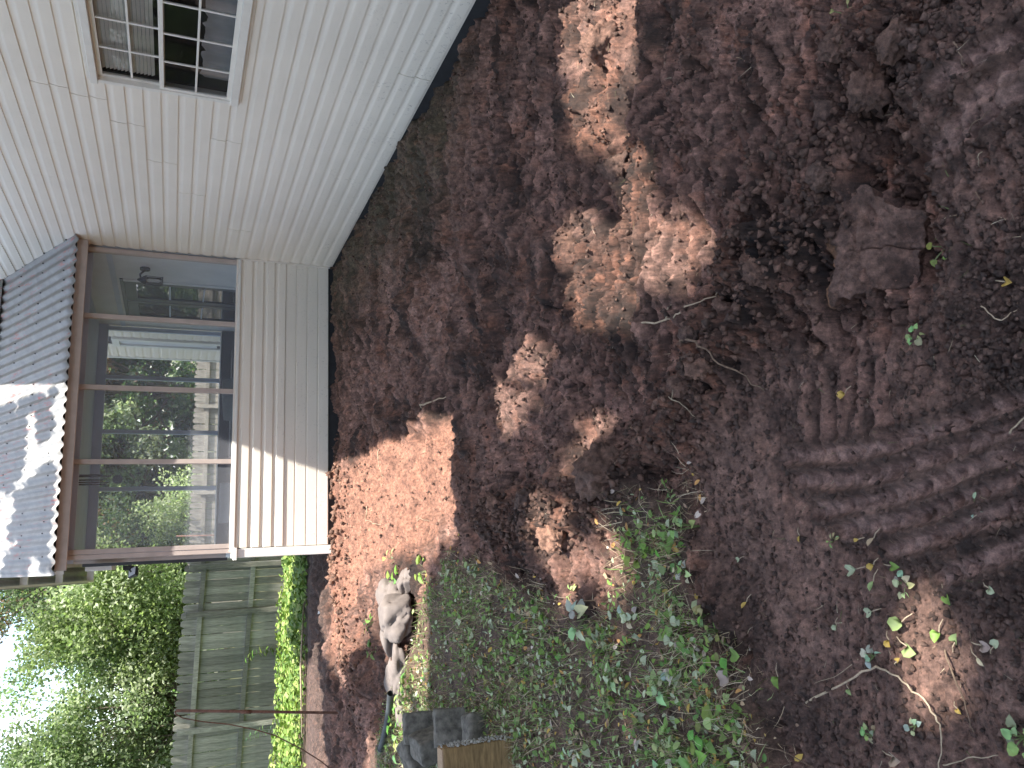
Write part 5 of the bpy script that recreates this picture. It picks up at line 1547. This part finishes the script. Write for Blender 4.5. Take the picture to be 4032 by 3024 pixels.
tree('privet_tree', 'many stemmed light green tree over the middle of the board fence', (-3.3, 18.6, -.4), 2.2, .055, (-3.0, 18.7, 2.75), (2.1, 1.3, 1.95), 90, 30000, (.06, .11), G_A, 1, 6)
tree('privet_tree', 'bright green bushy tree over the fence beside the porch', (-1.0, 18.4, -.4), 1.8, .05, (-1.0, 18.3, 2.5), (1.35, 1.2, 1.5), 60, 22000, (.06, .11), G_B, 2, 4)
tree('cedar_tree', 'dark tree with brown patches rising behind the porch roof end', (0.2, 22.5, -.4), 5, .16, (-0.15, 22.4, 4.6), (1.75, 1.5, 3.2), 64, 22000, (.06, .12), G_C, 3, 1)
tree('privet_tree', 'pale leafy tree at the left end of the board fence', (-5.6, 18.9, -.4), 2.4, .07, (-5.0, 18.8, 2.9), (1.9, 1.3, 2.2), 60, 18000, (.05, .10), G_A, 4, 4)
tree('broadleaf_tree', 'tall sunlit tree seen through the middle porch screens', (2.2, 25.5, -.5), 4, .16, (2.3, 25.6, 3.9), (2.2, 1.6, 3.0), 80, 26000, (.12, .20), G_A, 5, 1)
tree('broadleaf_tree', 'dark tree seen through the porch screens nearest the house', (5.0, 26.5, -.5), 4.5, .17, (5.0, 26.5, 3.6), (2.0, 1.6, 3.0), 64, 16000, (.12, .20), G_C + G_D, 6, 2)
tree('shrub', 'rounded bright shrub over the pale fence behind the screens', (1.2, 23.0, -.5), 1.0, .05, (1.2, 23.0, 1.5), (1.1, .7, 1.0), 22, 6000, (.07, .12), G_B, 7, 3)
tree('broadleaf_tree', 'green tree behind the end of the porch', (-0.2, 26.0, -.5), 4, .15, (0.0, 26.0, 3.4), (1.7, 1.4, 3.0), 60, 18000, (.11, .19), G_A + G_D, 8, 1)
tree('hackberry_tree', 'tree whose dark twigs hang into the sky at the picture corner', (-6.2, 10.5, -.1), 4.5, .16, (-4.2, 10.8, 5.05), (2.3, 1.6, 1.35), 46, 12000, (.05, .09), G_D, 9, 1, 'trees inside the yard', lambda P: P[:, 2] > 3.15 + 0.18 * (P[:, 0] + 3.2) ** 2 * (P[:, 0] > -3.2), (.2, .5))

def leaf_cloud(root, gx, gy, gz_, h, size, cols):
    m = len(gx)
    P = np.stack([gx - SUN.x * h, gy - SUN.y * h, gz_ + h], -1)
    mt = rotmats(m, .7) * RNG.uniform(*size, m)[:, None, None]
    c = np.array(cols)[RNG.integers(0, len(cols), m)] * RNG.uniform(.7, 1.3, (m, 1))
    V = np.einsum('nij,tj->nti', mt, QL[0] - np.array([0, .5, 0])) + P[:, None, :] - np.array(root.location)[None, None, :]
    FF = (QL[1][None] + (np.arange(m) * 4)[:, None, None]).reshape(-1, 3)
    link('crown', np_mesh('crown', V.reshape(-1, 3), FF, False, np.repeat(c, 4, axis=0)), M['leaf'], root)
def far_wood():
    n = 26000
    x = RNG.uniform(-26, 26, n); y = RNG.uniform(30, 38, n)
    top = 3.4 + 2.6 * fbm(x, y * .2, .25, 3, 2) - .1
    z = -1.0 + (top + 1.0) * RNG.random(n) ** .8
    P = np.stack([x, y, z], -1)
    mt = rotmats(n, full=True) * RNG.uniform(.25, .5, n)[:, None, None]
    c = np.array(G_D + G_A[:2])[RNG.integers(0, 5, n)] * (RNG.uniform(.6, 1.3, n) * (.7 + .6 * vnoise(x * .8, z * .8, 3)))[:, None]
    o = scatter(QL[0], QL[1], P, mt, c, 'far_wood', M['leaf'])
    tag(o, 'distant green trees closing the view beyond the fences')
far_wood()
def skylight_block():  # unseen ring of leaves added to cut low sky light on the soil
    n = 16000
    a = np.radians(RNG.uniform(75, 318, n)); r = RNG.uniform(15, 21, n)
    x, y = r * np.sin(a), r * np.cos(a)
    z = 7.5 * RNG.random(n) ** .9 * (.75 + .5 * vnoise(a * 5, a * 0, 2))
    k = ~((x > 2.5) & (x < 13) & (y > -1) & (y < 15)); x, y, z = x[k], y[k], z[k]; n = len(x)
    mt = rotmats(n, full=True) * RNG.uniform(.5, .9, n)[:, None, None]
    c = np.array(G_D)[RNG.integers(0, 3, n)] * RNG.uniform(.6, 1.3, n)[:, None]
    o = scatter(QL[0], QL[1], np.stack([x, y, z], -1), mt, c, 'skylight_block_wood', M['leaf'])
    tag(o, 'unseen dense trees added round the yard to block low sky light')
skylight_block()
# the big shade tree behind the camera: its crown shades the near yard, with gaps that let sun patches through
def shade_tree():
    lit = [[(2.644, 2.918), (2.223, 2.362), (1.896, 2.430), (1.880, 2.536), (2.133, 2.801)], [(1.950, 2.753), (1.880, 2.536), (1.622, 2.552), (1.754, 2.756)], [(1.561, 2.479), (1.380, 2.334), (1.211, 2.378), (1.256, 2.484)],
           [(1.457, 3.048), (1.062, 2.973), (0.923, 2.781), (0.833, 2.434), (0.926, 2.350), (0.863, 2.134), (0.943, 2.049), (1.061, 2.045), (1.206, 2.415)],
           [(0.904, 3.231), (0.978, 3.866), (0.785, 3.964), (0.646, 3.726), (0.678, 3.464)],
           [(0.174, 3.326), (-0.124, 3.233), (-0.174, 3.024), (-0.039, 2.938), (0.136, 3.075)], [(0.009, 2.784), (-0.208, 2.816), (-0.192, 2.641), (-0.014, 2.615)],
           [(-0.174, 1.398), (-0.183, 1.362), (-0.341, 1.337), (-0.383, 1.404), (-0.301, 1.417)], [(0.351, 3.021), (0.461, 2.868), (0.452, 2.741), (0.251, 2.898)]]
    root = thing('shade_tree', 'broad shade tree standing behind the photographer', 'tree', (-2.6, -4.2, -.05), 'trees inside the yard')
    n = 100000
    gx = RNG.uniform(-7.5, 4.6, n); gy = RNG.uniform(-5.0, 9.4, n)
    edge = 4.72 + 0.10 * np.sin(gx * 3.1) + 0.55 * sstep(0.2, -0.2, gx)
    shade = gy < edge - 0.06
    left = (gx < -0.95 - 0.35 * np.sin(gy * 1.7)) & (vnoise(gx * 1.7, gy * 1.7, 4) > 0.30)
    k = shade | left
    for P in lit:
        k &= sdf_poly(gx, gy, P) < -0.085
    k &= ~((vnoise(gx * 5.0, gy * 5.0, 6) > 0.90) & (gx < 0.1) & (gy > 2.4))
    k &= ~((gx > 1.15) & (gy > 3.5))              # the house stands there
    k &= (gy > -0.2) & (gx > -2.6 - 0.5 * gy) & (gx < 2.9)
    gx, gy = gx[k], gy[k]; m = len(gx)
    h = 6.4 + 3.2 * vnoise(gx * .5, gy * .5, 1) + RNG.uniform(-.5, .9, m)
    rx_ = RNG.uniform(-.15, 1.75, 9000); ry_ = RNG.uniform(8.8, 10.4, 9000)
    k = vnoise(rx_ * 2.4, ry_ * 2.0, 2) * .6 + vnoise(rx_ * 6, ry_ * 6, 5) * .4 > 0.40 + 0.16 * np.clip((rx_ - .5), 0, 2)
    rx_, ry_ = rx_[k], ry_[k]
    rz_ = ZE + SLOPE * (ry_ - YE)
    gzs = np.concatenate([np.zeros(m), rz_])
    gx, gy = np.concatenate([gx, rx_]), np.concatenate([gy, ry_])
    h = np.concatenate([h, RNG.uniform(4.3, 6.2, len(rx_))])
    leaf_cloud(root, gx, gy, gzs, h, (.17, .27), G_D)
    b = MB(); rg = random.Random(5)
    tr = limb(b, (0, 0, -.2), (.6, 1.2, 5.6), .34, .24, rg, 8, .02)
    for q in range(12):
        a = q * .55 - 1.2
        e = (2.2 + 4.2 * math.cos(a) * (1 if q % 2 else .6), 4.0 + 4.4 * math.sin(a) * (1 if q % 2 else .6), 7.0 + rg.uniform(0, 1.6))
        limb(b, tr[-1 - q % 4], e, .13, .03, rg, 7, .05)
    b.build('trunk', M['bark'], root, True)
shade_tree()

# walnut beside the fence: its high crown keeps most sun off the boards
def fence_tree():
    root = thing('walnut_tree', 'tall tree standing beyond the left end of the board fence', 'tree', (-7.5, 14.2, -.3), 'trees inside the yard')
    n = 16000
    gx = RNG.uniform(-8.5, 0.6, n); t_ = RNG.uniform(-.45, 1.6, n)
    gy = 16.15 - 0.19 * (gx - .15)
    k = vnoise(gx * 1.1 + 3, t_ * 1.6, 5) * .6 + vnoise(gx * 4, t_ * 5, 2) * .4 > 0.47
    gx, gy, t_ = gx[k], gy[k], t_[k]
    h = RNG.uniform(4.6, 6.6, len(gx)) - np.minimum(t_, 0)
    leaf_cloud(root, gx, gy + RNG.uniform(-.05, .05, len(gx)), t_, h, (.10, .18), G_D)
    b = MB(); rg = random.Random(8)
    tr = limb(b, (0, 0, -.2), (.8, .3, 4.8), .2, .13, rg, 8, .02)
    for q in range(9):
        limb(b, tr[-1 - q % 3], (1.5 + q * .85, 1.4 - .12 * q + rg.uniform(-.3, .3), 5.4 + rg.uniform(-.2, .9)), .07, .015, rg, 7, .04)
    b.build('trunk', M['bark'], root, True)
fence_tree()
